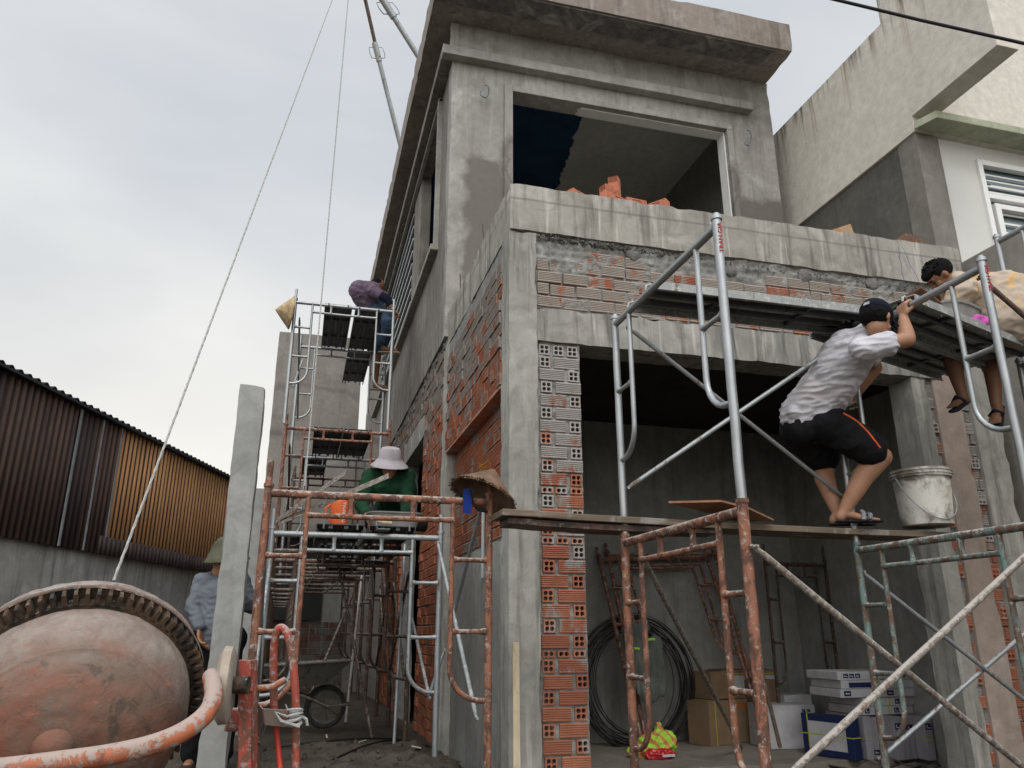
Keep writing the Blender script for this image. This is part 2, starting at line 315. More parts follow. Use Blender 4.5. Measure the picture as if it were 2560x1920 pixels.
# ------------------------------------------------------------------ brickwork
def stretcher(mb, o, u, n, w, h, dep=0.0, th=.045, g=.005, hdr=False):
    """hollow clay brick seen from its ribbed side: o = lower left corner on the wall plane"""
    z = V((0,0,1)); o = o + n*dep; mb.cur = random.random()
    prof = [(0, -.002), (.004, 0)]
    for i in range(5):
        c = h*(.18+.16*i); prof += [(c-.0042, 0), (c-.0022, -g), (c+.0022, -g), (c+.0042, 0)]
    prof += [(h-.004, 0), (h, -.002)]; m = len(prof); vs = []
    for zz, d in prof: vs += [o+z*zz+n*d, o+u*w+z*zz+n*d]
    vs += [o-n*th, o+u*w-n*th, o-n*th+z*h, o+u*w-n*th+z*h]
    fs = [(2*i, 2*i+1, 2*i+3, 2*i+2) for i in range(m-1)]; k = 2*m
    fs += [(k, k+1, 1, 0), (2*m-2, 2*m-1, k+3, k+2), tuple([2*i for i in range(m)][::-1] + [k, k+2][::1])[:m+2], tuple([2*i+1 for i in range(m)] + [k+3, k+1])]
    mb.add(vs, fs)
HR = []
def header(mb, o, u, n, w, h, cols=2, rows=2, dep=0, th=.06, sq=3.2):
    HR.append((V(o)+u*w*.5+V((0,0,h*.5)), w, h))
    """brick end with cell holes: a rim with real recessed holes"""
    z = V((0,0,1)); o = o+n*dep; mb.cur = random.random(); cw, ch = w/cols, h/rows
    for i in range(cols):
        for j in range(rows):
            c = o+u*(cw*(i+.5))+z*(ch*(j+.5)); c = c + u*(.003 if i == 0 else -.003 if i == cols-1 else 0) + z*((.003 if j == 0 else -.003) if rows > 1 else 0)
            cc = o+u*(cw*(i+.5))+z*(ch*(j+.5)); outer = []; inner = []; rr = .34
            for k in range(12):
                t = 2*pi*(k+.5)/12; ct, st_ = cos(t), sin(t); q = max(abs(ct), abs(st_)); outer.append(cc+u*(ct/q*cw/2)+z*(st_/q*ch/2))
                e_ = (abs(ct)**sq+abs(st_)**sq)**(-1/sq); inner.append(c+u*(ct*e_*cw*rr)+z*(st_*e_*min(ch, cw)*rr if rows == 1 else st_*e_*ch*rr))
            # corner points so that the rim stays square
            vs = outer+inner+[p-n*th for p in inner]; fs = [(k, (k+1) % 12, 12+(k+1) % 12, 12+k) for k in range(12)]
            fs += [(12+k, 12+(k+1) % 12, 24+(k+1) % 12, 24+k) for k in range(12)] + [tuple(range(24, 36))]
            for (a_, b_, su, sv) in ((1, 2, 1, 1), (4, 5, -1, 1), (7, 8, -1, -1), (10, 11, 1, -1)):
                vs.append(cc+u*(su*cw/2)+z*(sv*ch/2)); 
                for t0 in (0,): fs.append((a_-1 if False else {1:0,4:3,7:6,10:9}[a_], len(vs)-1, {1:1,4:4,7:7,10:10}[a_])) if False else None
            mb.add(vs, fs)
    b0, b1, b2, b3 = o, o+u*w, o+u*w+z*h, o+z*h
    mb.add([b0, b1, b2, b3, b0-n*th, b1-n*th, b2-n*th, b3-n*th], [(0,1,5,4), (1,2,6,5), (2,3,7,6), (3,0,4,7)])
def brickface(mb, o, u, n, w, h, bl=.185, bh=.08, j=.014, jit=.005, p_head=.12, off=0, clip=None):
    rows = int((h+j)/(bh+j)); rowh = h/rows
    for r in range(rows):
        x = -(bl+j)*(.5 if (r+off) % 2 else 0)
        while x < w-.01:
            L_ = bl if random.random() > p_head else bl*.45
            a, b = max(0, x), min(w, x+L_)
            if b-a > .03:
                c = o+u*((a+b)/2)+V((0,0,1))*(r*rowh+rowh/2)
                if not (clip and clip(c)): stretcher(mb, o+u*a+V((0,0,r*rowh+j*.5+random.uniform(-.003,.003))), u, n, b-a, rowh-j, random.uniform(-jit, jit))
            x += L_+j
Z = V((0,0,1)); UX = V((1,0,0)); UY = V((0,1,0))
def cut_cells(q):
    """leave the mortar out where the open ends of hollow bricks are"""
    keep = []
    for f in q.f:
        c = sum((q.v[i] for i in f), V((0,0,0)))/len(f)
        if not any(abs((c-h[0]).x)+abs((c-h[0]).y)*.3 < h[1]*.44 and abs((c-h[0]).z) < h[2]*.44 for h in HR): keep.append(f)
    q.f = keep
# ------------------------------------------------------------------ ground
def gh(x, y):
    ally = max(0, min(1, (1.5-x)/.5)) * max(0, min(1, (y-2.2)/1.5)); room = 1-ally
    h = .2*ally - .03*room; p = V((x, y, 0))
    rough = 1 if (x < 1.3 and y < 7.4) else .35
    mound = math.exp(-((x-.75)**2/.5+(y-5.5)**2/.35))*.10 if x < 1.35 else 0
    h += (.05*abs(mn.noise(p*3.7+V((3,1,0))))+.028*abs(mn.noise(p*9.3))+.018*mn.noise(p*19))*(1 if (x < 1.3 and 4.4 < y < 6.9) else .2)
    return h + mound*(.6+.6*mn.noise(p*2.3)) + rough*(.05*mn.noise(p*1.7)+.045*abs(mn.noise(p*5.1))+.03*mn.noise(p*13)+.016*mn.noise(p*31))
def axis_pts(lo, hi, st):
    v = [lo+st*i for i in range(int((hi-lo)/st)+1)]; far = [.3,.8,1.6,3,6,12,25,60,130,300]
    return [lo-f for f in far[::-1]] + v + [v[-1]+f for f in far]
gx, gy = axis_pts(-2.6, 6.2, .045), axis_pts(2.6, 9.4, .045)
g = MB(); g.add([(x, y, gh(x, y)) for y in gy for x in gx], [(j*len(gx)+i, j*len(gx)+i+1, (j+1)*len(gx)+i+1, (j+1)*len(gx)+i) for j in range(len(gy)-1) for i in range(len(gx)-1)])
N = NT('mud'); n = N.noise(3, 9, .7, .5); col = N.mix(N.ramp(n, .35, .65), (.042,.034,.024), (.105,.085,.06)); col = N.mix(N.ramp(N.noise(1.2, 5), .45, .6, 0, .5), col, (.105,.092,.072))
col = N.mix(N.ramp(N.noise(38, 7, .7), .62, .66, 0, .6), col, (.25,.23,.2)); N.bump(N.noise(24, 9, .75), 1, .03); M['mud'] = N.fin(col, N.ramp(n, .3, .7, .55, .95), 0, .35)
struct(g.build('ground', M['mud'], smooth=True))
# ------------------------------------------------------------------ the unfinished house
XL, YF, YU = 1.29, 4.93, 7.5
H = thing('unfinished_house', 'grey unfinished two storey concrete and brick house with flat overhanging roof', 'house', (3.3, 6, 0))
gridbox((XL, YF, -.2), (1.50, 5.16, 3.94), .05, .004, 7, 1).build('corner_column', M['column'], H, True, label='bare cast concrete corner column')
gridbox((1.487, 5.13, -.2), (1.795, 5.2, 3.1), .05, .003, 12, 2).build('pier_mortar', M['mortar_l'], H)
MB().box((1.792, 5.03, 0), (1.80, 5.2, 3.08)).build('pier_mortar', M['mortar_l'], H)
# pier of hollow bricks, in the order seen
pb = MB(); zz = 3.075; n = -UY; x0, x1 = 1.515, 1.822; rows = ['HHH','L','R','L','R','L','R','L','R','L','R','2','L','R','L','2','R','L','R','L','R','L','R','2','L','R','L','R','L','R','L','R','L','R']
for rr in rows:
    h = .055 if rr == '2' else .094; zz -= h; o = V((x0, 4.955, zz)); jx = random.uniform(-.008, .008)
    if rr == '2':
        for k in range(3): header(pb, o+UX*(.006+k*.105+random.uniform(-.006,.006))+Z*.006, UX, n, .084, .042, 2, 1, random.uniform(-.003,.006), th=.15, sq=2)
    elif rr == 'HHH':
        for k in range(3): header(pb, o+UX*(.006+k*.105)+Z*.008, UX, n, .078, .078, 2, 2, random.uniform(-.003,.004), th=.15)
    elif rr == 'L':
        header(pb, o+UX*(.008+jx)+Z*.008, UX, n, .08, .08, 2, 2, random.uniform(-.003,.006), th=.15); stretcher(pb, o+UX*(.118+jx)+Z*.007, UX, n, .186, .081, random.uniform(-.003,.006))
    else:
        stretcher(pb, o+UX*(.006+jx)+Z*.007, UX, n, .186, .081, random.uniform(-.003,.006)); header(pb, o+UX*(.222+jx)+Z*.008, UX, n, .08, .08, 2, 2, random.uniform(-.003,.006), th=.15)
pb.build('brick_pier', M['brick_p'], H, label='pier of hollow orange bricks, ribbed sides and open cells alternating')
mp_ = MB(); mp_.grid((1.488, 4.966, .0), (.34, 0, 0), (0, 0, 3.09), 40, 340, lambda p: .010*mn.noise(p*21)+.012*abs(mn.noise(p*9))-.006); cut_cells(mp_); mp_.build('pier_joint_mortar', M['mortar_l'], H, True)
gridbox((1.49, 4.935, 3.085), (4.98, 5.21, 3.343), .045, .006, 8, 3).build('lintel_beam', M['lintel'], H, True, label='long cast concrete lintel with dark drip streaks')
# brick band between lintel and balcony slab
bb = MB(); brickface(bb, V((1.51, 4.945, 3.352)), UX, -UY, 3.72, .50, .185, .078, .018, .008, .16, clip=lambda c: c.z > 3.80+.035*mn.noise(c*3) and c.x < 3.4)
bb.build('brick_band', M['brick_f'], H, label='band of mortar-smeared hollow bricks above the lintel')
gridbox((1.49, 4.972, 3.34), (5.24, 5.16, 3.96), .05, .003, 9, 5).build('band_core', M['mortar_l'], H, True)
mm = MB(); mm.grid((1.50, 4.957, 3.345), (3.73, 0, 0), (0, 0, .62), 300, 50, lambda p: .013*mn.noise(p*22)+.022*mn.noise(p*6)+.008*mn.noise(p*45)-.001+max(0, .06*(p.z-3.79))*1.2+.01*mn.noise(V((p.x*2, 0, p.z*30)))); mm.build('band_mortar', M['mortar_l'], H, True)
cr_ = MB()     # torn dark crumbs under the slab edge
for i in range(420):
    x = random.uniform(1.50, 2.55) if i < 300 else random.uniform(2.5, 5.2); zc = 3.915+.014*mn.noise(V((x*5, 0, 0)))-.02*(x-1.5)*.4; s_ = random.uniform(.005, .016)
    c = V((x, 4.925+random.uniform(-.006,.03), zc+random.gauss(0, .011))); R_ = Matrix.Rotation(random.uniform(0, 3), 3, V((random.random(), random.random(), random.random()+.1)).normalized())
    cr_.add([c+R_ @ V(q)*s_ for q in ((1,0,0),(-.7,.8,0),(-.6,-.9,.2),(0,.1,.9),(0,0,-.8))], [(0,1,3),(1,2,3),(2,0,3),(1,0,4),(2,1,4),(0,2,4)])
cr_.build('slab_edge_crumbs', M['mortar_d'], H)['kind'] = 'stuff'
for i, (px, py) in enumerate(((1583, 632), (1826, 672), (2012, 688), (2180, 705))):
    c = P(px, py, 'Y', 4.94); q = MB(); q.lathe([(0, .012), (.03, .011), (.045, .008), (.062, .0), (.07, -.02)], c, -UY, 18, wob=lambda i_, t, s_=i: .3*mn.noise(V((cos(t)*2, sin(t)*2, s_*3)))); q.build('mortar_plug', M['mortar_d'], H, True)
gridbox((1.295, 4.915, 3.945), (5.40, 7.6, 4.33), .06, .006, 5, 6).build('balcony_slab', M['cast'], H, True, label='thick cast concrete balcony slab with rough lower edge')
# right jamb: column, brick toothing, pinkish fill, brick toothing, end column
gridbox((4.69, 4.95, -.2), (4.84, 5.2, 3.09), .06, .004, 7, 8).build('door_column', M['column'], H, True)
rb = MB(); brickface(rb, V((4.842, 4.965, 0)), UX, -UY, .05, 3.3, .05, .08, .014, .012, 0)
for k in range(7): header(rb, V((4.84, 4.96, .35+.38*k)), UX, -UY, .055, .08, 1, 2)
rb.build('brick_toothing', M['brick_p'], H); rb = MB(); brickface(rb, V((5.15, 4.965, 0)), UX, -UY, .085, 3.4, .085, .08, .014, .012, 0)
for k in range(8): header(rb, V((5.152, 4.955, .9+.29*k)), UX, -UY, .08, .08)
rb.build('brick_toothing', M['brick_p'], H)
gridbox((4.84, 4.98, -.2), (5.24, 5.2, 3.45), .06, .006, 11, 9).build('toothing_mortar', M['mortar'], H, True)
gridbox((4.897, 4.945, -.2), (5.145, 5.05, 3.46), .05, .004, 5, 10).build('pinkish_panel', M['pink'], H, True, label='pinkish cement strip between two rows of broken bricks')
gridbox((5.235, 4.93, -.2), (5.50, 5.25, 3.95), .05, .004, 5, 11).build('end_column', M['column'], H, True)
# side wall, lower storey
sb = MB(); brickface(sb, V((XL-.004, 7.4, 2.80)), -UY, -UX, 2.235, 1.0, .185, .08, .016, .009, .1)
rcb = MB(); brickface(rcb, V((1.394, 7.4, 1.76)), -UY, -UX, 2.24, 1.02, .185, .08, .014, .005, .05); rcb.build('recess_brickwork', M['brick_r'], H, label='cleaner orange ribbed bricks inside the recess')
brickface(sb, V((XL-.004, 8.95, 0.1)), -UY, -UX, 1.3, 3.86, .185, .08, .016, .009, .1); brickface(sb, V((XL-.004, 12.9, .1)), -UY, -UX, 2.1, 3.86, .185, .08, .016, .008, .1); brickface(sb, V((XL-.004, 10.8, 3.63)), -UY, -UX, 1.85, .38, .185, .08, .016, .008, .1)
for k in range(11):
    for y in (8.88, 8.8): header(sb, V((XL-.012, y, .35+k*.3)), -UY, -UX, .078, .078)
sb.build('side_brickwork', M['brick_s'], H, label='weathered ribbed brickwork of the side wall')
for (a, b, res, nm, mt) in (((XL+.014, 5.16, 2.79), (1.50, 7.4, 3.96), .06, 'side_mortar', 'mortar'), ((1.408, 5.1, -.2), (1.52, 7.5, 2.9), .06, 'recess_mortar', 'mortar'), ((XL+.014, 7.65, -.1), (1.5, 8.95, 4.02), .06, 'side_mortar', 'mortar'), ((XL+.014, 10.8, -.1), (1.5, 13.1, 4.02), .08, 'side_mortar', 'mortar'), ((XL+.014, 8.9, 3.6), (1.5, 10.9, 4.02), .06, 'side_mortar', 'mortar')):
    gridbox(a, b, res, .006, 14, 12).build(nm, M[mt], H, True)
sm_ = MB(); sm_.grid((XL-.002, 7.4, 2.83), (0, -2.23, 0), (0, 0, 1.1), 130, 70, lambda p: .016*mn.noise(p*15)+.014*mn.noise(V((p.y*3, 3, p.z*2)))-.042+.062*max(0, min(1, (p.z-3.42-.35*(1+mn.noise(V((p.y*1.3, 0, 0)))))/.4))); sm_.build('side_mortar_smear', M['mortar_l'], H, True)
MB().box((XL-.006, 5.17, 2.776), (1.42, 7.39, 2.796)).build('recess_soffit', M['brick_r'], H)
gridbox((1.384, 5.15, -.2), (1.5, 7.42, 1.74), .08, .006, 4, 13).build('recess_plaster', M['inner'], H, True, label='smooth grey plaster filling the lower recess')
gridbox((XL, 7.39, -.2), (1.5, 7.66, 3.99), .06, .005, 7, 14).build('side_column', M['column'], H, True)
gridbox((XL-.004, 8.9, 3.33), (1.5, 10.85, 3.62), .06, .006, 8, 15).build('side_lintel', M['lintel'], H, True)
for i in range(2):
    pass
# torn lower edge of the upper plaster
te = MB(); te.grid((1.282, 18.9, 3.97), (0, -11.4, 0), (0, 0, .12), 500, 6, lambda p: .03*mn.noise(p*13)+.02*abs(mn.noise(p*5))-.012); te.build('torn_plaster_edge', M['mortar_d'], H, True)
# slab side streaks and upper storey walls, window opening left free
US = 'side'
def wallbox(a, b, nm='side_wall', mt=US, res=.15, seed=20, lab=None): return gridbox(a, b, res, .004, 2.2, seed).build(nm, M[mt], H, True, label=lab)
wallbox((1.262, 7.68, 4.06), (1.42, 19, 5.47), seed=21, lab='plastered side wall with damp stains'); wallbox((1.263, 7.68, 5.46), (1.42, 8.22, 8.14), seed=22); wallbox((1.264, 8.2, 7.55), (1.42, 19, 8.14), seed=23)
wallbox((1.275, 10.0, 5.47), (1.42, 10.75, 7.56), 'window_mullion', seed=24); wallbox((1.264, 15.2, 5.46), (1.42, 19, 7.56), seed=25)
MB().box((1.17, 8.15, 5.40), (1.27, 16, 5.475)).build('window_sill', M['cast'], H, bevel=.006)
f = MB(); f.box((1.21, 8.16, 5.476), (1.27, 8.23, 7.54)); f.box((1.22, 8.16, 7.50), (1.27, 15.2, 7.555)); f.build('window_frame', M['plaster_up'], H, bevel=.004)
br = MB()
for k in range(9): br.box((1.268, 10.76, 5.60+k*.215), (1.30, 15.2, 5.645+k*.215))
br.build('window_bars', M['galv'], H, label='row of horizontal metal bars in the side window')
wallbox((1.258, 7.5, 4.06), (2.0, 7.7, 8.15), 'front_wall', 'plaster_up', seed=26, lab='upper front wall of patchy grey render with darker damp patches')
wallbox((4.85, 7.5, 4.31), (5.56, 7.7, 8.15), 'front_wall', 'plaster_up', seed=27); wallbox((1.95, 7.503, 7.27), (4.9, 7.7, 8.15), 'front_wall', 'plaster_up', seed=28)
wallbox((1.95, 7.503, 4.3), (4.9, 7.7, 4.6), 'front_wall', 'plaster_up', seed=29)
wallbox((5.40, 7.7, 4.3), (5.56, 19, 8.15), 'far_side_wall', 'dim', .3, seed=30)
f = MB(); f.box((1.895, 7.46, 4.33), (1.998, 7.53, 7.36)); f.box((1.998, 7.461, 7.272), (4.935, 7.53, 7.36)); f.box((4.852, 7.46, 4.33), (4.935, 7.53, 7.271)); f.build('window_moulding', M['plaster_up'], H, bevel=.006, label='raised cement moulding round the big front opening')
f = MB(); f.box((4.835, 7.53, 4.6), (4.852, 7.69, 7.268)); f.box((2.9, 7.54, 7.255), (4.852, 7.69, 7.272)); f.build('window_reveal_skim', M['skim'], H)
# string course and roof slab
f = MB(); f.box((1.125, 7.38, 7.575), (5.225, 7.503, 7.70)); f.build('string_course', M['plaster_up'], H, bevel=.006); f = MB(); f.box((1.124, 7.503, 7.576), (1.267, 19, 7.70)); f.build('string_course', M['side'], H, bevel=.006)
gridbox((.972, 6.87, 8.14), (5.535, 19.2, 8.565), .12, .004, 3, 31).build('roof_slab', M['roofc'], H, True, label='thick flat roof slab with stained brownish fascia')
MB().box((.98, 6.9, 8.12), (5.3, 7.2, 8.137)).build('drip_band', M['mortar_d'], H)
MB().box((1.228, 7.485, 7.71), (1.33, 7.51, 8.13)).build('corner_strip', M['plaster_up'], H, bevel=.004)
# upper room
def ragged(nm, mt, y0, y1, x0f, x1f, z, n=60):
    q = MB(); vs = []
    for i in range(n+1):
        y = y0+(y1-y0)*i/n; vs += [(x0f(y), y, z), (x1f(y), y, z)]
    q.add(vs, [(2*i, 2*i+1, 2*i+3, 2*i+2) for i in range(n)]); return q.build(nm, M[mt], H)
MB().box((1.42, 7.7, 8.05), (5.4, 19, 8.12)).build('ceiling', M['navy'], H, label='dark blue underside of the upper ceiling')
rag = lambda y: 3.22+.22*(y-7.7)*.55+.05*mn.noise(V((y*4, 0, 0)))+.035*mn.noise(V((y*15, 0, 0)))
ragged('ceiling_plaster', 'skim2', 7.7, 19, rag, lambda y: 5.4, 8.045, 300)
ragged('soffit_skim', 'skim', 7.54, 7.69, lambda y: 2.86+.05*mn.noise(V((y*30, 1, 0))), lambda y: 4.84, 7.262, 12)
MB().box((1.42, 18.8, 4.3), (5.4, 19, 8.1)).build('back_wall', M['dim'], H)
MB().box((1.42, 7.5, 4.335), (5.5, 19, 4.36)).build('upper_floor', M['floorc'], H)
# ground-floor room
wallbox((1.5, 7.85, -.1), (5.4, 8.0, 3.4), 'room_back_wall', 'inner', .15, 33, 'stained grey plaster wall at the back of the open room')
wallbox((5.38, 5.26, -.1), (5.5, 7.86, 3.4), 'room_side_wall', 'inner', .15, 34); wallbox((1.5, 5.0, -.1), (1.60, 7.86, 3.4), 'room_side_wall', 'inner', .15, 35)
gridbox((1.5, 5.2, 3.34), (5.4, 8.0, 3.5), .3, .004, 3, 36).build('room_ceiling', M['shade_ceiling'], H)
gridbox((1.5, 6.28, -.12), (5.40, 7.9, .05), .08, .008, 4, 37).build('room_floor_slab', M['floorc'], H, True)
MB().box((1.5, 8.0, -.1), (1.56, 8.9, 4)).build('party_wall', M['dim'], H)
MB().box((3.0, 8.0, -.1), (3.1, 19, 4.33)).build('party_wall', M['dim'], H); MB().box((1.51, 8.05, 4.02), (2.99, 19, 4.1)).build('passage_ceiling', M['dim'], H); MB().box((1.3, 19.02, -.1), (5.5, 19.1, 8.1)).build('rear_wall', M['dim'], H)
MB().box((1.3, 13.1, -.1), (1.5, 19, 4.02)).build('party_wall', M['mortar'], H)
# conduit and loose wires in the recess
MB().tube([(1.372, 6.05, 1.5), (1.372, 6.05, 2.32)], .014, 10).build('conduit', plain('grey_pvc', (.4,.42,.43), .5), H, True)
wr = MB()
for k in range(5): wr.tube([V((1.37, 6.05, 2.3)) + V((random.uniform(-.01,.01)*j, random.uniform(-.05,.05)*min(j, 3)*.6, .022*j)) for j in range(6)], .0025, 5)
wr.build('loose_wires', plain('yellow_wire', (.5,.25,.03), .5), H, True)
for (px, py) in ((1210, 70), (1865, 345)):
    c = P(px, py if py > 100 else 235, 'Y', 7.46); q = MB(); q.tube([c+V((.05*sin(t*1.1), -.04-.02*sin(t*2.3), .09*cos(t)-.02*t*(px > 1500))) for t in [i*.45 for i in range(12)]], .007, 6); q.build('wire_loop', plain('grey_cable', (.13,.15,.2), .6), H, True)
for (x, y, z0, l, dx) in ((1.32, 5.9, 4.3, .22, -.02), (1.31, 6.9, 4.3, .2, -.01), (1.55, 4.97, 4.32, .05, 0)):
    MB().tube([(x, y, z0), (x+dx, y, z0+l)], .005, 6).build('rebar_stub', M['rust_d'], H, True)
# ------------------------------------------------------------------ white neighbour on the right
NB = thing('neighbour_house', 'cream painted two storey house with overhanging upper wall, cracks and rusty drips', 'house', (7.5, 7, 0))
XN = 5.8
q = MB(); q.prism([(XN, 4.45, 6.235), (XN, 5.52, 6.235), (XN, 5.521, 6.055), (XN, 14, 6.055), (XN, 14, 7.6), (XN, 5.71, 7.6), (XN, 5.71, 12), (XN, 4.45, 12)], (.25, 0, 0)); q.build('upper_side_wall', M['white'], NB, bevel=.006, label='upper side wall with rusty streaks along its top')
MB().box((6.05, 5.56, 6.12), (10, 5.75, 12)).build('upper_front_wall', M['white2'], NB)
q = MB(); q.prism([P(2287, 322, 'Z', 6.05)+V((0,0,0)), P(2343, 293, 'Z', 6.045), P(2343, 293, 'Z', 6.045)+V((4, 0, 0)), V((9.8, 5.56, 6.045))], (0, 0, .085)); q.build('canopy_ledge', M['moss'], NB, bevel=.006, label='thin ledge green with moss')
MB().box((XN+.02, 5.535, 3.8), (6.1, 5.8, 6.054)).build('corner_pillar', concrete('damp_grey_pillar', (.24,.225,.205), (.17,.16,.145), .3, (.28,.27,.25), .6, seed=18), NB, bevel=.006)
MB().box((XN+.03, 5.8, 3), (6.0, 14, 6.05)).build('lower_side_wall', M['darkw'], NB, label='bare dark grey wall below the overhang')
q = MB(); q.box((6.1, 5.56, 3), (6.56, 5.74, 6.044)); q.box((6.56, 5.565, 5.86), (10, 5.74, 6.044)); q.box((8.4, 5.57, 3), (10, 5.74, 5.86)); q.build('lower_front_wall', plain('cream_wall_paint', (.56,.55,.52), .8, .06, 2, bump=.1), NB)
wn_ = MB(); wp = plain('white_window_frame', (.72,.72,.70), .5, .05)
wn_.box((6.56, 5.53, 3), (6.62, 5.6, 5.86)); wn_.box((6.62, 5.531, 5.80), (8.4, 5.6, 5.86)); wn_.box((6.62, 5.532, 5.40), (8.4, 5.6, 5.46)); wn_.box((6.66, 5.52, 3), (6.73, 5.6, 5.34)); wn_.box((6.73, 5.521, 5.28), (8.4, 5.6, 5.34)); wo = wn_.build('window', wp, NB, bevel=.004, label='white framed window with white grille bars')
gl_ = MB(); 
for k in range(4): gl_.box((6.62, 5.58, 5.50+k*.07), (8.4, 5.595, 5.518+k*.07))
for k in range(9): gl_.box((6.73, 5.581, 4.7+k*.11+(.0)), (8.4, 5.595, 4.722+k*.11))
gl_.build('grille', wp, wo); MB().box((6.6, 5.62, 3), (8.4, 5.63, 5.85)).build('pane', plain('window_glass', (.16,.21,.23), .08, .1, spec=.8), wo)
# grey parapet wall between the lots
PW = MB(); PW.box((5.6, -2, -.3), (5.78, 5.45, 4.31)); pw = PW.build('boundary_wall', M['greyw'], bevel=.01); tag(pw, 'long plain grey plastered boundary wall at the right edge below the window', 'wall')
# ------------------------------------------------------------------ shed and low wall on the left
d = V((.292, .956, 0)).normalized(); nl = V((d.y, -d.x, 0)); o = V((-1.70, 9.85, 0))
def W(s, z, off=0): return o + d*s + nl*off + Z*z
lw = MB(); 
q = MB(); q.grid(W(-11, -.3), d*16.5, (0, 0, 2.16), 110, 14, lambda p: .006*mn.noise(p*3)); q.prism([W(-11, -.3, -.12), W(5.5, -.3, -.12), W(5.5, 1.855, -.12), W(-11, 1.855, -.12)], nl*.11)
lw_ = q.build('low_wall', M['lowwall'], smooth=True); tag(lw_, 'low grey stained masonry wall carrying the rusty corrugated sheets', 'wall')
SH = thing('shed', 'long shed clad in rusty brown corrugated sheets above the low wall', 'shed', tuple(W(-3, 1.85)))
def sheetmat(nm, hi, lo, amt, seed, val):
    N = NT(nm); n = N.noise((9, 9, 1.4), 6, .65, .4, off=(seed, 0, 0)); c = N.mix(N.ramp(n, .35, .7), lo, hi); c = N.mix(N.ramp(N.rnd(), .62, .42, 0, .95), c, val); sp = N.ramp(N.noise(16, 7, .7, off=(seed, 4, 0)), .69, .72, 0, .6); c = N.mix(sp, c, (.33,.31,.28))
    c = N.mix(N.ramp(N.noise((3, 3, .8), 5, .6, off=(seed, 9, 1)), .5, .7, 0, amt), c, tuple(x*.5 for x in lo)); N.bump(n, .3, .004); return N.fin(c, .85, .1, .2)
sd = sheetmat('shaded_rusted_sheet', (.085,.062,.058), (.048,.036,.035), .4, 1, (.030,.023,.022)); sd2 = sheetmat('brown_rusted_sheet', (.115,.072,.055), (.060,.041,.036), .6, 5, (.034,.024,.021)); so_ = sheetmat('sunlit_ochre_sheet', (.50,.29,.14), (.36,.185,.085), .3, 2, (.045,.022,.016))  # ochre carries a patch of low sun in its colour, the dark sheet its shade
def corr(s0, s1, zb, zt, mat, amp, pitch, off, nm='corrugated_sheet', crest=None):
    """corrugated sheet standing on the wall line; zt(s) gives its top"""
    n = int((s1-s0)/pitch*8); q = MB(); vs = []
    for i in range(n+1):
        s = s0+(s1-s0)*i/n; t = off+amp*sin(2*pi*s/pitch); vs += [W(s, zb(s) if callable(zb) else zb, t), W(s, zt(s), t)]
    q.add(vs, [(2*i, 2*i+2, 2*i+3, 2*i+1) for i in range(n)]); q.r = [.5+.5*sin(2*pi*(s0+(s1-s0)*(k//2)/n)/pitch) for k in range(len(q.v))]; ob = q.build(nm, mat, SH, True); m = ob.modifiers.new('thickness', 'SOLIDIFY'); m.thickness = .003; return ob
import_s = lambda px: (lambda P0: (P0-o).dot(d))
def s_at(px):       # arc position on the wall line below a photo column
    r = ray(px, 1400); k = V((r.x, r.y)); # solve o + d s = c k
    det = d.x*(-k.y)+k.x*d.y; return (-o.x*-k.y - k.x*o.y*1)/det if False else ((-o.x)*(-k.y) - (-k.x)*(-o.y))/det
TOP = lambda s: 3.19
cols = [s_at(px) for px in (-350, -90, 105, 170, 236, 310, 365, 430, 560, 700)]
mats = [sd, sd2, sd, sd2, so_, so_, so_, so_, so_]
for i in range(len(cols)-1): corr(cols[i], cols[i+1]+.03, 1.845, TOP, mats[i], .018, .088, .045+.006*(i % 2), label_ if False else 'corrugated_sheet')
corr(cols[4]-.1, cols[8], 1.84, lambda s: 2.02, sd, .018, .088, .068)  # dark bottom row: shadow step below the sun patch, put into the colour
rv = MB(); n = 700; vs = []
for i in range(n+1):
    s = cols[0]+(cols[-1]-cols[0])*i/n; t = .016*sin(2*pi*s/.12)
    vs += [W(s, 3.215+t, .095), W(s, 3.25+t, -.6)]
rv.add(vs, [(2*i, 2*i+2, 2*i+3, 2*i+1) for i in range(n)]); ob = rv.build('roof_sheet', plain('dark_roof_sheet', (.035,.035,.04), .8, .3, 5), SH, True); m = ob.modifiers.new('thickness', 'SOLIDIFY'); m.thickness = .006
q = MB(); q.prism([W(cols[0], 3.168, .07), W(cols[-1], 3.168, .07), W(cols[-1], 3.19, .07), W(cols[0], 3.19, .07)], nl*.05); q.build('fascia_board', plain('dark_fascia', (.03,.032,.038), .8, .3, 5), SH)
for px in (122, 186, 238): q = MB(); s = s_at(px)+.0; q.prism([W(s-.012, 1.85, .06), W(s+.012, 1.85, .06), W(s+.014, 3.16, .06), W(s-.010, 3.16, .06)], nl*.012); q.build('sheet_seam', plain('grey_lap', (.25,.26,.28), .7, .3, 12), SH)
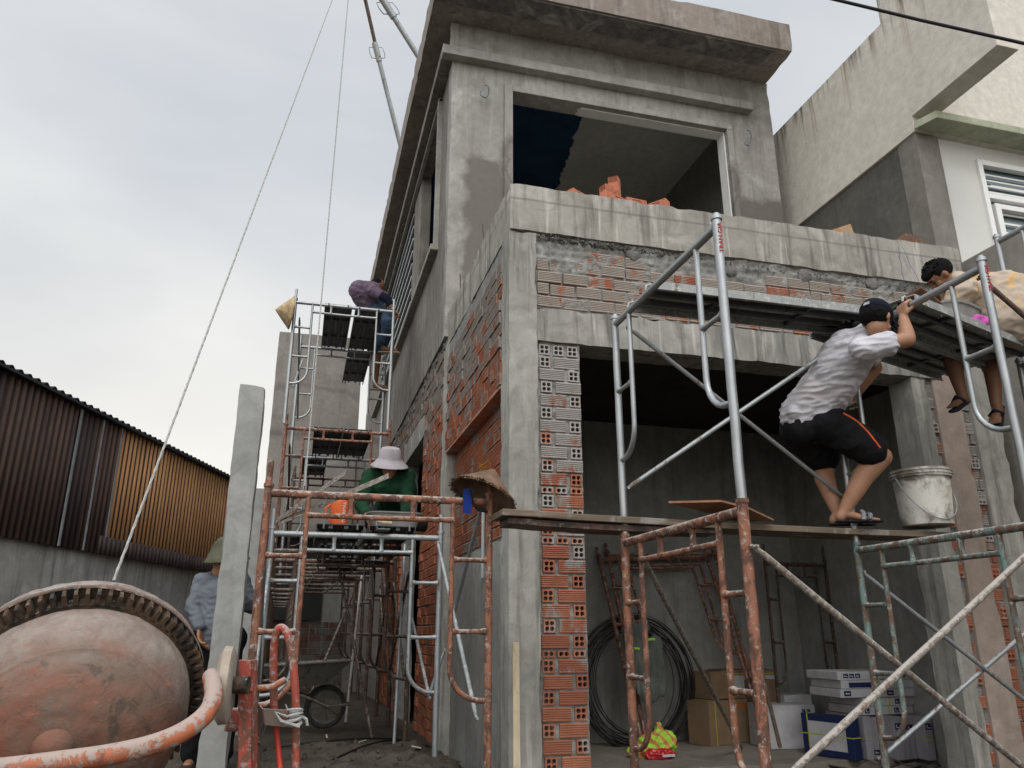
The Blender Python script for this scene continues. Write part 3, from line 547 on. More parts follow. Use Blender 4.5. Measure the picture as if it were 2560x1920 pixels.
# ------------------------------------------------------------------ far wall closing the alley
gw_ = gridbox((.735, 13.05, -.1), (1.27, 13.2, 4.32), .15, .006, 2, 42).build('far_low_wall', M['panel'], None, True); tag(gw_, 'narrow lower grey wall piece filling the alley end beside the house', 'wall')
q = gridbox((-.69, 13, 2.6), (.74, 13.2, 6.03), .15, .006, 2, 41).build('far_wall', M['panel'], None, True); tag(q, 'tall bare grey rendered wall closing the end of the alley behind the high scaffold', 'wall')
BW = thing('alley_end_wall', 'dark brick and cement wall at the low end of the alley behind the barrow', 'wall', (0, 13.3, 0))
bq = MB(); brickface(bq, V((-1.2, 13.25, .15)), UX, -UY, 2.5, 1.1, .185, .08, .015, .006, .1); bq.build('brickwork', clay('dark_old_brick', (.17,.085,.06), (.12,.065,.05), .6, None, 8, (.19,.18,.16)), BW)
MB().box((-1.3, 13.27, -.1), (1.35, 13.4, 2.7)).build('render', M['inner'], BW); MB().box((-.55, 13.2, 1.27), (.35, 13.26, 2.55)).build('opening_shade_panel', plain('opening_shade', (.03,.032,.03), .9), BW)  # flat dark panel stands in for the shade inside an opening
# ------------------------------------------------------------------ free standing cast posts
def cpost(x0, y0, x1, y1, z, lab, sd_):
    q = gridbox((x0, y0, -.1), (x1, y1, z), .05, .006, 5, sd_).build('concrete_post', M['post'], None, True); return tag(q, lab, 'post', 'cast concrete posts on the left')
a = P(600, 960, 'Y', 5.5); b = P(660, 970, 'Y', 5.5)
cpost(a.x, 5.5, b.x+.005, 5.70, a.z, 'tall free-standing grey concrete post in front of the man in grey', 51)
a = P(632, 1220, 'Y', 8); cpost(a.x, 8, a.x+.17, 8.17, a.z, 'farther lower concrete post showing beside the taller one', 52)
a = P(660, 1290, 'Y', 8); q = gridbox((-.62, 8.3, -.1), (-.45, 13, 1.5), .3, .01, 3, 53).build('garden_wall', M['lowwall'], None, True); tag(q, 'grey wall running along the left of the alley behind the scaffold legs', 'wall')
# ------------------------------------------------------------------ scaffold frames
def make_frame(mat, label, loc, rz=0, W_=1.215, H_=1.6, cl=1.1, rungs=(.37, .75), second=True, group=None, spig=.13, off=.21, R=.021):
    t = thing('scaffold_frame', label, 'scaffold frame', loc, rz, group)
    for x in (0, W_):
        q = MB(); q.tube([(x+.003*mn.noise(V((x*7+loc[0], k_*.9, loc[1]))), .004*mn.noise(V((x*5, k_*.8, loc[0]+9))), H_*k_/8) for k_ in range(9)], R, 12); po = q.build('post', mat, t, True, local=True)
        q = MB(); q.tube([(x, 0, H_-.002), (x, 0, H_+spig)], .0165, 10); q.tube([(x, 0, H_-.012), (x, 0, H_+.006)], .027, 12); q.build('spigot', mat, po, True, local=True)
    q = MB(); q.tube([(0.015, 0, H_-.045), (W_-.015, 0, H_-.045)], R, 12); q.build('top_bar', mat, t, True, local=True)
    if second:
        q = MB(); q.tube([(off, 0, H_-.155), (off+.04, 0, H_-.155), (W_*.5, .003, H_-.157), (W_-off-.04, 0, H_-.155), (W_-off, 0, H_-.155)], [.020, .0145, .0145, .0145, .020], 10); q.build('second_bar', mat, t, True, local=True)
        for x in (W_*.36, W_*.64): q = MB(); q.tube([(x, 0, H_-.152), (x, 0, H_-.125), (x, 0, H_-.085), (x, 0, H_-.06)], [.020, .014, .014, .021], 8); q.build('short_strut', mat, t, True, local=True)
    for s in (0, 1):
        f = (lambda x: x) if s == 0 else (lambda x: W_-x); rr = .17; pts = [(f(off), 0, H_-.05), (f(off), 0, H_-cl+rr)]
        pts += [(f(off-rr*(1-cos(a))), 0, H_-cl+rr-rr*sin(a)) for a in [i*pi/12 for i in range(1, 7)]] + [(f(.0), 0, H_-cl)]
        q = MB(); q.tube(pts, .0145, 10); q.build('inner_tube', mat, t, True, local=True)
        for k in rungs: q = MB(); q.tube([(f(.015), 0, H_-k), (f(.05), 0, H_-k-.001), (f(off-.045), 0, H_-k-.001), (f(off-.01), 0, H_-k)], [.021, .0135, .0135, .019], 10); q.build('rung', mat, t, True, local=True)
    return t
GA = 'scaffold frames standing in the alley'
O1 = make_frame(M['rust'], 'rusty orange scaffold frame nearest in the alley, holding the brown broken hat', (-.205, 4.3, .25), group=GA)
G2 = make_frame(M['galv_d'], 'grey galvanised scaffold frame just behind the nearest orange one', (-.225, 5.8, .21), group=GA, cl=1.12)
R3 = make_frame(M['rust_d'], 'dark rusty scaffold frame behind the kneeling person in green', (-.26, 7.1, .21), group=GA)
for y, l in ((8.2, 'dark rusty scaffold frame beside the wheelbarrow, under the second plank span'), (9.2, 'dark rusty frame at the foot of the tall scaffold stack'), (10.4, 'dark rusty frame behind the foot of the tall stack'), (11.4, 'small dark frame second from the brick end of the alley'), (12.5, 'farthest small dark frame standing against the brick end of the alley')):
    dup(R3, (-.28-.02*(y-8), y, .22), 0, l)
S2 = dup(O1, (-.31, 9.2, 1.83), 0, 'rusty orange scaffold frame at mid height of the tall stack, below the galvanised one', 'frames of the tall scaffold stack')
S3 = make_frame(M['galv'], 'galvanised frame on top of the tall stack with the yellow conical hat on its post', (-.335, 9.2, 3.44), group='frames of the tall scaffold stack', cl=1.1, second=True)
dup(S3, (-.27, 10.8, 3.44), 0, 'upper galvanised frame of the tall stack, the one farther back'); dup(G2, (-.27, 10.8, 1.83), 0, 'middle galvanised frame of the tall stack, the one farther back', 'frames of the tall scaffold stack'); dup(R3, (-.22, 12.35, 1.83), 0, 'dark frame high in the alley right before the tall grey wall', 'frames of the tall scaffold stack')
GF = 'scaffold frames in front of the open room'
A1 = make_frame(M['rust'], 'rusty orange frame left of the room, standing under the bare timber plank', (1.75, 2.85, .02), pi/2, 1.25, 1.6, 1.1, (.37, .75), True, GF, R=.0235)
A2 = make_frame(M['galv'], 'shiny galvanised frame with red stamp, left of the man in the pale shirt', (1.75, 2.85, 1.62), pi/2, 1.25, 1.328, .90, (.48,), False, GF, spig=.02)
B1 = make_frame(M['green'], 'flaked green and rusty frame under the right end of the timber plank', (3.3, 2.88, .02), pi/2, 1.25, 1.6, 1.1, (.37, .75), True, GF)
B2 = dup(A2, (3.3, 2.88, 1.62), pi/2, 'galvanised frame with red stamp that the man in the pale shirt grips')
C1 = dup(B1, (4.85, 2.85, .02), pi/2, 'green frame at the lower right edge beside the boundary wall'); C2 = dup(A2, (4.85, 2.85, 1.62), pi/2, 'galvanised frame at the right edge carrying the end of the steel planks'); 
C3 = dup(A2, (4.89, 2.85, 2.62), pi/2, 'topmost galvanised frame at the right edge, its bar crossing the white window')
# red stamps on the two nearest galvanised posts (lettering reads upwards)
def text(body, size, mat, parent, loc, rot, ext=.0006, name='lettering', font_scale=1):
    cu = bpy.data.curves.new(name, 'FONT'); cu.body = body; cu.size = size; cu.extrude = ext; cu.align_x = 'CENTER'; cu.align_y = 'CENTER'
    tmp = bpy.data.objects.new(name, cu); COL.objects.link(tmp); bpy.context.view_layer.update()
    me = bpy.data.meshes.new_from_object(tmp.evaluated_get(bpy.context.evaluated_depsgraph_get())); bpy.data.objects.remove(tmp); me.materials.clear(); me.materials.append(mat)
    o = bpy.data.objects.new(name, me); COL.objects.link(o); o.parent = parent; o.location = V(loc); o.rotation_euler = rot; return o
redink = plain('red_stamp_ink', (.5,.06,.05), .6, .3, 60)
for fr in (A2, B2): text('TRAN GIA', .032, redink, fr, (0.004, .0235, 1.17), (pi/2, -pi/2, pi), .001, 'stamp') if False else None
for fr in (A2, B2):
    o_ = text('TRAN GIA', .034, redink, fr, (-.0215, -.004, 1.17), (0, 0, 0), .0012, 'stamp')
    # upright text on the street side of the post: world normal -Y = local -X after the quarter turn
    o_.rotation_euler = Matrix(((0, 0, -1), (0, -1, 0), (1, 0, 0))).transposed().to_4x4().to_euler() if False else (pi/2, -pi/2, -pi/2)
    o_.rotation_mode = 'QUATERNION'; xa, ya = V((0,0,1)), V((0,1,0)); za = xa.cross(ya); o_.rotation_quaternion = Matrix((xa, ya, za)).transposed().to_quaternion(); o_.location = V((-.0225, -.002, 1.215)) if za.x < 0 else V((.0225, -.002, 1.215))
# ------------------------------------------------------------------ braces and loose tubes
def brace(name, ends, mat, label, group=None, r=.0135, cat='brace'):
    c = ends[0][0]; t = thing(name, label, cat, tuple(c), 0, group)
    for a, b in ends:
        a, b = V(a), V(b); q = MB(); dd = (b-a).normalized(); q.tube([a, a+dd*.03, a+dd*.07, b-dd*.07, b-dd*.03, b], [.006, .010, r, r, .010, .006], 10); bo = q.build('brace_tube', mat, t, True)
        q = MB()
        for e_ in (a+dd*.015, b-dd*.015): q.tube([e_+V((0, .02, 0)), e_-V((0, .03, 0))], .008, 8)
        q.build('pin', mat, bo, True)
    return t
GB = 'cross braces between the frames'
brace('cross_brace', [(P(1566, 815, 'X', 1.77), P(2118, 1242, 'X', 3.3)+V((0,.03,0))), (P(1562, 1225, 'X', 1.77), P(2190, 800, 'X', 3.3)+V((0,.05,0)))], M['galv_d'], 'crossed galvanised brace tubes passing behind the man in the pale shirt', GB)
brace('cross_brace', [(P(1878, 1362, 'X', 1.75), P(2600, 1952, 'X', 3.3)), (P(2605, 1352, 'X', 3.3), P(1960, 1950, 'X', 1.75))], M['brace'], 'cement-coated cross brace below the timber plank, making a big X at lower right', GB, .0150)
brace('cross_brace', [(P(2150, 1426, 'X', 3.3), P(2640, 1812, 'Y', 4.12)), (P(2650, 1508, 'Y', 4.12), P(2196, 1900, 'X', 3.3))], M['galv_d'], 'thinner brace pair behind the big X, from the green frame to the right edge', GB)
brace('cross_brace', [(P(2446, 690, 'X', 3.3), P(2700, 912, 'Y', 2.86))], M['rust_d'], 'single dark brace running down right from the stamped post by the crouching man', GB)
brace('cross_brace', [(P(1094, 1353, 'Y', 5.78), P(1192, 1800, 'Y', 4.33)), (P(1202, 1275, 'Y', 4.33), P(1132, 1545, 'Y', 5.2))], M['galv_d'], 'pale and dark brace tubes beside the smooth plaster of the side wall', GB)
brace('cross_brace', [(P(1030, 1545, 'Y', 7.08), P(1074, 1746, 'Y', 5.8)), (P(1112, 1620, 'Y', 5.8), P(1070, 1750, 'Y', 5.85))], M['galv_d'], 'short brace tubes meeting at the foot of the grey frame in the alley', GB)
brace('cross_brace', [((-.27, 9.2, 4.8), (-.22, 10.8, 3.9)), ((-.27, 9.2, 3.9), (-.22, 10.8, 4.8))], M['galv_d'], 'cross brace on the left side of the tall stack, upper level', GB)
brace('cross_brace', [((-.25, 9.2, 3.2), (-.22, 10.8, 2.3)), ((-.25, 9.2, 2.3), (-.22, 10.8, 3.2))], M['rust_d'], 'cross brace on the left side of the tall stack, middle level', GB)
brace('cross_brace', [((.93, 7.1, 1.6), (.92, 8.2, .7)), ((.93, 7.1, .7), (.92, 8.2, 1.6))], M['rust_d'], 'dark cross brace by the side wall behind the grey alley frame', GB)
brace('cross_brace', [((.90, 8.3, 1.6), (.88, 9.2, .7)), ((.90, 8.3, .7), (.88, 9.2, 1.6))], M['rust_d'], 'dark cross brace by the door opening deep in the alley', GB)
brace('cross_brace', [((-.2, 4.35, 1.55), (-.22, 5.8, .65)), ((-.2, 4.35, .65), (-.22, 5.8, 1.55))], M['galv_d'], 'cross brace on the left between the nearest two alley frames', GB)
q = MB(); q.tube([P(1568, 1318, 'Y', 4.13), P(1853, 1868, 'Z', .07)], .017, 10); tag(q.build('steel_pole', M['brace'], smooth=True), 'long dark cement-spattered pole leaning from the left frame into the room', 'pole')
q = MB(); q.tube([P(2012, 1700, 'Y', 7.2)-V((.35, -.2, -.6)), P(1938, 1870, 'Z', .06)], .02, 10)
a = P(1895, 1640, 'Y', 7.0); q = MB(); q.tube([a, P(1950, 1868, 'Z', .07)], .02, 8); tag(q.build('wooden_pole', M['timber'], smooth=True), 'short grey wooden pole leaning in front of the white cartons', 'pole')
q = MB(); q.prism([P(1283, 1605, 'Y', 4.8), P(1298, 1605, 'Y', 4.8), P(1302, 1960, 'Y', 4.6), P(1284, 1960, 'Y', 4.6)], (0, .02, 0)); tag(q.build('wooden_stick', M['stick'], bevel=.002), 'pale flat wooden stick leaning against the corner column', 'stick')
for i, (a_, b_, mt_, r_, l_) in enumerate((((.98, 7.9, .22), (.80, 8.9, 2.35), 'rust_d', .016, 'dark pole leaning steeply between the frames beside the door opening'), ((.55, 8.6, .22), (.72, 9.9, 1.75), 'brace', .015, 'pale tube leaning under the low deck behind the wheelbarrow'), ((.84, 6.9, .22), (.95, 7.6, 1.9), 'galv_d', .014, 'thin grey tube standing behind the grey frame by the side wall'), ((.15, 10.0, .22), (.75, 11.2, 1.7), 'rust_d', .018, 'rusty tube lying aslant deep in the alley'), ((.70, 7.3, .22), (.35, 8.1, 1.75), 'rust_d', .015, 'rusty tube crossing behind the wheelbarrow tray'))):
    q = MB(); q.tube([a_, b_], r_, 8); tag(q.build('loose_tube', M[mt_], None, True), l_, 'tube', 'loose tubes in the alley')
q = MB(); q.tube([V((.62+.05*sin(t_*.6), 7.6, 1.75-.5*(1-abs(cos(t_*.5))))) for t_ in range(0, 13)], .006, 6); tag(q.build('hanging_wire', M['galv_d'], None, True), 'loop of pale wire hanging under the low deck in the alley', 'wire')
board('timber_plank', (-.2, 8.0, 1.80), (.5, 8.35, 1.80), (.12, .9, 0), .03, M['rust_d'], 'short dark board lying across the low deck deep in the alley') if False else None
# ------------------------------------------------------------------ planks
def steel_plank(label, a, L_, ax='X', w_=.36, mat='steelpl', rz=None, group='perforated steel planks'):
    """a: corner of the deck; runs L_ along +x (local) with width w_ along +y"""
    t = thing('steel_plank', label, 'plank', a, (0 if ax == 'X' else pi/2) if rz is None else rz, group); q = MB(); xs = 26; hole = .010
    rowsy = [w_*.22, w_*.5, w_*.78]; ys = [0]
    for y in rowsy: ys += [y-hole/2, y+hole/2]
    ys += [w_]
    for j in range(len(ys)-1):
        if j % 2 == 0: q.box((0, ys[j], .044), (L_, ys[j+1], .05))
        else:
            st = L_/xs
            for k in range(xs): q.box((k*st+hole, ys[j], .0441), ((k+1)*st, ys[j+1], .0499))
    for y in (0, w_-.004): q.box((0, y, 0), (L_, y+.004, .0438))
    for y in (.004, w_-.016): q.box((0, y, 0), (L_, y+.012, .004))
    q.build('deck', M[mat], t, local=True)
    q = MB()
    for y in (w_*.33, w_*.66): q.box((.02, y, .018), (L_-.02, y+.03, .0435))
    for x in (.3, .7): q.box((L_*x, .01, .022), (L_*x+.025, w_-.01, .0432))
    q.build('stiffener', M['steelp'], t, local=True)
    for x in (-.03, L_+.03):
        for y in (.05, w_-.05):
            q = MB(); s_ = 1 if x < 0 else -1; q.tube([(x+s_*.05, y, .03), (x+s_*.012, y, .045), (x-s_*.012, y, .035), (x-s_*.02, y, .005)], .008, 6); q.build('hook', M[mat], t, True, local=True)
    return t
steel_plank('steel plank above the man in the pale shirt, dark perforated underside showing', (1.80, 3.60, 2.925), 1.47, w_=.35)
steel_plank('steel plank under the crouching man, the one next to the wall', (3.20, 3.74, 2.925), 1.62, w_=.33, rz=.33)
steel_plank('steel plank under the crouching man, the outer one by the stamped post', (3.325, 3.375, 2.925), 1.62, w_=.36, rz=.33)
GP = 'steel planks high on the tall stack'
for x, y, z, L_, l in ((.36, 9.22, 5.03, 1.55, 'left plank of the topmost deck on the tall stack'), (.74, 9.22, 5.03, 1.55, 'right plank of the topmost deck on the tall stack'), (.74, 10.85, 5.03, 1.5, 'farther plank of the topmost deck, behind the bending man'), (.35, 9.22, 3.43, 1.5, 'left plank of the middle deck on the tall stack'), (.70, 9.22, 3.43, 1.5, 'right plank of the middle deck on the tall stack, above the lilac hat'), (.22, 10.85, 3.43, 1.45, 'plank of the middle deck deeper in the alley')):
    steel_plank(l, (x, y, z-.05), L_, 'Y', .34, 'steelp', group=GP)
for x, y, z, L_, l in ((.42, 5.82, 1.80, 1.24, 'left dark plank under the grey mortar tub'), (.80, 5.82, 1.80, 1.24, 'right dark plank under the person in green'), (.48, 7.14, 1.79, 1.05, 'dark plank of the low deck, second span from the front'), (.86, 7.14, 1.79, 1.05, 'dark plank beside the side wall, second span from the front'), (.6, 8.25, 1.78, .95, 'dark plank of the low deck, third span from the front')):
    steel_plank(l, (x, y, z), L_, 'Y', .34, 'steelp', group='dark planks of the low alley deck')
def board(name, a, b, wvec, th, mat, label, cat='plank', bev=.004, group=None):
    a, b, wv = V(a), V(b), V(wvec); u = (b-a).normalized(); n = u.cross(wv).normalized()*th; q = MB(); m = 14; random.seed(len(label))
    vs = []
    for i in range(m+1):
        p = a.lerp(b, i/m)+Z*(.004*mn.noise(V((i*.7, 1, 0))))-Z*(.012*sin(pi*i/m)); vs += [p, p+wv, p+wv+n, p+n]
    q.add(vs, [(i*4+k, i*4+(k+1) % 4, (i+1)*4+(k+1) % 4, (i+1)*4+k) for i in range(m) for k in range(4)] + [(3,2,1,0), tuple(m*4+k for k in range(4))])
    return tag(q.build(name, mat, None, bevel=bev), label, cat, group)
board('timber_plank', (1.02, 4.03, 1.695), (4.02, 4.07, 1.665), (0, .26, 0), .036, M['timber'], 'long bare timber plank the man in the pale shirt stands on')
board('timber_plank', (1.06, 4.06, 1.655), (2.35, 4.08, 1.645), (0, .2, 0), .034, M['rust_d'], 'shorter dark timber plank directly beneath the left end of the long one')
q = MB(); a = P(1672, 1262, 'Z', 1.78); pts = [P(1672, 1258, 'Z', 1.79), P(1803, 1255, 'Z', 1.80), P(1865, 1270, 'Z', 1.79), P(1815, 1293, 'Z', 1.775)]; q.prism(pts, (0, 0, .012)); tag(q.build('plywood_piece', M['ply']), 'thin orange plywood sheet lying on the plank end beside the rusty post', 'plywood')
q = MB(); pts = [P(1800, 1300, 'Z', 1.745), P(1850, 1262, 'Z', 1.77), P(1935, 1302, 'Z', 1.72), P(1880, 1304, 'Z', 1.72)]; q.prism(pts, (0, 0, .01)); tag(q.build('plywood_piece', M['ply']), 'small splintered plywood strip right of the rusty post on the timber plank', 'plywood')
q = MB(); q.prism([P(2222, 767, 'Z', 3.0), P(2303, 720, 'Z', 3.04), P(2355, 760, 'Z', 3.02), P(2262, 778, 'Z', 2.99)], (0, 0, .014)); tag(q.build('plywood_piece', M['plyd']), 'dark plywood board on the steel plank just right of the gripping hand', 'plywood')
q = MB(); q.prism([(4.05, 5.0, 4.345), P(2268, 580, 'Y', 5.0), P(2313, 598, 'Y', 5.05), P(2262, 618, 'Y', 5.02)], (0, .12, .0)); q = MB(); pts = [P(2222, 612, 'Y', 4.93), P(2265, 581, 'Y', 4.96), P(2313, 601, 'Y', 5.0), P(2290, 618, 'Y', 4.98)]; q.prism(pts, (.02, .25, .012)); tag(q.build('plywood_piece', M['plyd']), 'dark tilted plywood board lying on the slab edge near the grey pillar', 'plywood')
YB = plain('orange_faded_form', (.55,.22,.04), .8, .5, 6, c2=(.30,.22,.14), bump=.3)
q = MB(); pts = [P(2070, 577, 'Y', 4.98), P(2127, 558, 'Y', 5.0), P(2141, 596, 'Y', 4.98), P(2085, 590, 'Y', 4.97)]; q.prism(pts, (.05, .16, 0)); tag(q.build('orange_block', YB, bevel=.01), 'scuffed orange box-shaped block on the balcony slab, right of the upper room', 'block')
q = MB(); q.box((3.62, 5.0, 4.335), (3.80, 5.1, 4.35)); q.box((3.66, 5.02, 4.35), (3.78, 5.09, 4.362)); tag(q.build('rubble_chip', M['mortar']), 'small flat rubble chip on the slab edge left of the orange block', 'rubble')
# loose hollow bricks on the slab
def loose(px, py, yaw, roll, lab, y=4.99, dz=0, holes=True):
    p = P(px, py, 'Y', y); t = thing('loose_brick', lab, 'brick', (p.x, y, 4.33+dz), yaw, 'loose hollow bricks on the balcony slab')
    q = MB(); U_, Nn = V((1,0,0)), V((0,-1,0)); stretcher(q, V((-.09, 0, 0)), U_, Nn, .18, .08, 0, .078); stretcher(q, V((.09, .08, 0)), -U_, -Nn, .18, .08, 0, .002); header(q, V((.0905, 0, 0)), V((0,1,0)), V((1,0,0)), .08, .08, 2, 2, 0, .05); header(q, V((-.0905, .08, 0)), V((0,-1,0)), V((-1,0,0)), .08, .08, 2, 2, 0, .05)
    if roll:
        R_ = Matrix.Rotation(roll, 3, 'Y'); q.v = [R_ @ (v) + V((0, 0, .09 if abs(roll) > 1 else abs(sin(roll))*.09)) for v in q.v]
    q.build('brick_body', M['brick_l'], t, local=True)
loose(1452, 480, .5, .0, 'lone orange brick leftmost on the slab', 5.02, .0); loose(1515, 496, .3, 1.57, 'upright orange brick left in the small pile on the slab', 5.0)
loose(1548, 480, .4, 0, 'lower orange brick in the middle of the small pile', 5.0, 0); loose(1545, 462, .9, 1.5, 'topmost orange brick of the small pile on the slab', 5.0, .085)
loose(1592, 500, .1, 0, 'orange brick at the right end of the small pile', 5.0); loose(1638, 512, -.9, 0, 'lone orange brick on the right with its open cells facing out', 5.0)
# ------------------------------------------------------------------ hats left on posts, bucket, thermos, tub
straw = fabric('old_straw', (.42,.30,.17), (.5,.38,.22), .4, 14, .5); strawb = fabric('broken_brown_hat', (.15,.095,.06), (.21,.14,.095), .4, 9, .6, (.14,.08,.05))
def cone_hat(mat, label, c, ax, r=.2, h=.16, rag=0):
    t = thing('conical_hat', label, 'hat', tuple(c)); q = MB(); n = 48; pr = [(r*k/12, h*(1-(k/12)**1.05)) for k in range(13)]
    wb = lambda i, a: (rag*(.10*mn.noise(V((cos(a)*3, sin(a)*3, 0)))+.05*mn.noise(V((cos(a)*14, sin(a)*14, 0)))) if i > 10 else 0)
    q.lathe(pr, c, ax, n, wob=wb); ob = q.build('shell', mat, t, True); m = ob.modifiers.new('thickness', 'SOLIDIFY'); m.thickness = .006
    q = MB(); q.lathe([(r*.985, .004), (r*1.0, -.004), (r*.97, -.004), (r*.985, .004)], c, ax, n, wob=lambda i, a: wb(12, a)); q.build('brim', mat, t, True); return t
bh = cone_hat(strawb, 'brown broken conical hat with frayed brim on the orange frame post', P(1207, 1238, 'Y', 4.32), (.40, .16, .9), .19, .175, 1)
fr = MB(); c = P(1207, 1238, 'Y', 4.32); ax = V((.40, .16, .9)).normalized(); ua = ax.cross(V((1,0,0))).normalized(); ub = ax.cross(ua)
for i in range(260):
    t_ = random.uniform(0, 2*pi); p = c+(ua*cos(t_)+ub*sin(t_))*random.uniform(.185,.2); e_ = p+(ua*cos(t_)+ub*sin(t_))*random.uniform(.004,.022)-ax*random.uniform(-.004,.014); s_ = (ua*-sin(t_)+ub*cos(t_))*random.uniform(.003,.007); fr.add([p-s_, p+s_, e_+s_*.6, e_-s_*.6, p-ax*.003], [(0,1,2,3),(0,3,4),(1,4,2)])
fo = fr.build('frayed_edge', strawb, bh); fo['kind'] = 'stuff'
blue = fabric('blue_strap', (.015,.04,.22), None, .3, 6, .3); q = MB(); a = P(1158, 1222, 'Y', 4.26); q.add([a, a+V((.052, 0, 0)), a+V((.049, .01, -.14)), a+V((.0, .0, -.135))], [(0,1,2,3)]); ob = q.build('strap', blue, bh); ob.modifiers.new('t', 'SOLIDIFY').thickness = .003
q = MB(); q.tube([P(1175, 1225, 'Y', 4.26), P(1182, 1258, 'Y', 4.27), P(1196, 1275, 'Y', 4.28), P(1222, 1280, 'Y', 4.29)], .008, 8); q.build('chin_cord', plain('black_cord', (.01,.01,.014), .8), bh, True)
cone_hat(straw, 'yellow straw conical hat hanging on the left post of the tall stack', P(729, 782, 'Y', 9.15), (-1, -.15, .05), .205, .19)
bk = P(2321, 1316, 'Y', 4.12); t = thing('bucket', 'big dirty white paint bucket standing on the right end of the timber plank', 'bucket', (bk.x, 4.12, 1.735))
N = NT('stained_white_plastic'); zc_ = N.math('ABSOLUTE', N.math('SUBTRACT', N.xyz()[2], .16)); dn_ = N.math('ADD', N.noise(9, 8, .7, .6), N.math('MULTIPLY', zc_, 1.3)); cB = N.mix(N.ramp(dn_, .55, .78), (.56,.545,.50), (.15,.13,.105)); cB = N.mix(N.ramp(N.noise(26, 7, .75, .3), .60, .66, 0, .8), cB, (.62,.60,.55)); cB = N.mix(N.ramp(N.noise(4, 5, .6, off=(3, 3, 3)), .58, .68, 0, .5), cB, (.40,.33,.20)); N.bump(dn_, .3, .004); bm_ = N.fin(cB, .75, 0, .3)
q = MB(); q.lathe([(0, 0), (.142, 0), (.152, .006), (.161, .17), (.169, .30), (.169, .305), (.182, .305), (.185, .315), (.185, .352), (.181, .36), (.175, .36), (.158, .33), (.146, .05), (0, .04)], (bk.x, 4.12, 1.737), n=40); q.build('pail', bm_, t, True)
q = MB(); q.lathe([(.185, .318), (.190, .322), (.185, .327)], (bk.x, 4.12, 1.737), n=40); q.lathe([(.185, .338), (.190, .343), (.185, .348)], (bk.x, 4.12, 1.737), n=40); q.build('rim_ring', bm_, t, True)
q = MB(); hp = [V((bk.x, 4.12, 1.737+.30)) + V((.195*cos(a), -.16*sin(a), -.27*sin(a)*(1-.10*cos(a)))) for a in [i*pi/22 for i in range(23)]]; q.tube(hp, .0035, 6); q.build('wire_handle', M['galv_d'], t, True)
th = P(846, 1312, 'Y', 5.98); th.z = 1.855; t = thing('thermos', 'orange thermos jug with white THERMAL lettering on the alley deck', 'thermos', tuple(th)); om = plain('orange_plastic', (.72,.13,.03), .45, .12, 6)
q = MB(); q.lathe([(0, 0), (.063, 0), (.066, .01), (.066, .17), (.060, .19), (.050, .2), (.050, .215), (0, .22)], th, n=32); q.build('jug', om, t, True); q = MB(); q.tube([th+V((-.066, 0, .16)), th+V((-.10, 0, .13)), th+V((-.105, 0, .07)), th+V((-.066, 0, .04))], .008, 8); q.build('handle', om, t, True)
wl = plain('white_lettering', (.8,.8,.78), .5, .05); o_ = text('THERMAL', .036, wl, t, (0, 0, 0), (0,0,0), .0015); xa = V((0,0,1)); da = V((.5, -.86, 0)).normalized(); ya = V((da.y, -da.x, 0))*1; za = xa.cross(ya); 
if za.dot(da) < 0: ya = -ya; za = -za
o_.rotation_mode = 'QUATERNION'; o_.rotation_quaternion = Matrix((xa, ya, za)).transposed().to_quaternion(); o_.location = da*.0665+V((0, 0, .095))
tb = plain('cement_grey_tub', (.26,.255,.24), .9, .3, 9, bump=.6)
def tub(label, c, w_, d_, h_, rz=0):
    t = thing('mortar_tub', label, 'tub', tuple(c), rz); q = MB(); n = 24; vs = []; prof = [(.80, 0), (.96, h_*.85), (1.03, h_*.9), (1.04, h_), (.97, h_), (.93, h_*.8), (.78, h_*.25)]
    for s_, zz in prof:
        for k in range(n):
            a = 2*pi*k/n; e_ = (abs(cos(a))**4+abs(sin(a))**4)**-.25; vs.append((w_/2*s_*cos(a)*e_, d_/2*s_*sin(a)*e_, zz+.006*mn.noise(V((cos(a)*2, sin(a)*2, zz*9)))))
    q.add(vs, [(i*n+k, i*n+(k+1) % n, (i+1)*n+(k+1) % n, (i+1)*n+k) for i in range(len(prof)-1) for k in range(n)] + [tuple(range(n))[::-1]]); q.build('tub_body', tb, t, True, local=True)
    q = MB(); q.lathe([(0, h_*.95), (w_*.2, h_*.85), (w_*.42, h_*.55)], n=20, wob=lambda i, a: .15*mn.noise(V((cos(a)*2, sin(a)*2, i)))); q.v = [V((v.x, v.y*d_/w_, v.z)) for v in q.v]; q.build('mortar_heap', M['mortar'], t, True, local=True); return t
tub('grey mortar tub on the alley deck in front of the person in green', (.66, 6.05, 1.855), .42, .34, .11)
tub('grey mortar tub on the steel plank beside the crouching man', (4.03, 3.84, 2.985), .40, .30, .15, .3)
t = thing('trowel', 'trowel with pale wooden handle lying on the galvanised bar by the tub', 'trowel', tuple(P(955, 1306, 'Y', 5.76))); q = MB(); q.tube([P(942, 1302, 'Y', 5.74), P(960, 1306, 'Y', 5.74), P(979, 1308, 'Y', 5.75)], [.012, .014, .013], 10); q.build('handle', M['stick'], t, True); q = MB(); q.tube([P(942, 1302, 'Y', 5.74), P(941, 1312, 'Y', 5.74), P(944, 1320, 'Y', 5.76)], .004, 6); q.box(tuple(P(944, 1322, 'Y', 5.7)), tuple(P(944, 1322, 'Y', 5.7)+V((.09, .17, .003)))); q.build('blade', M['galv_d'], t, True)
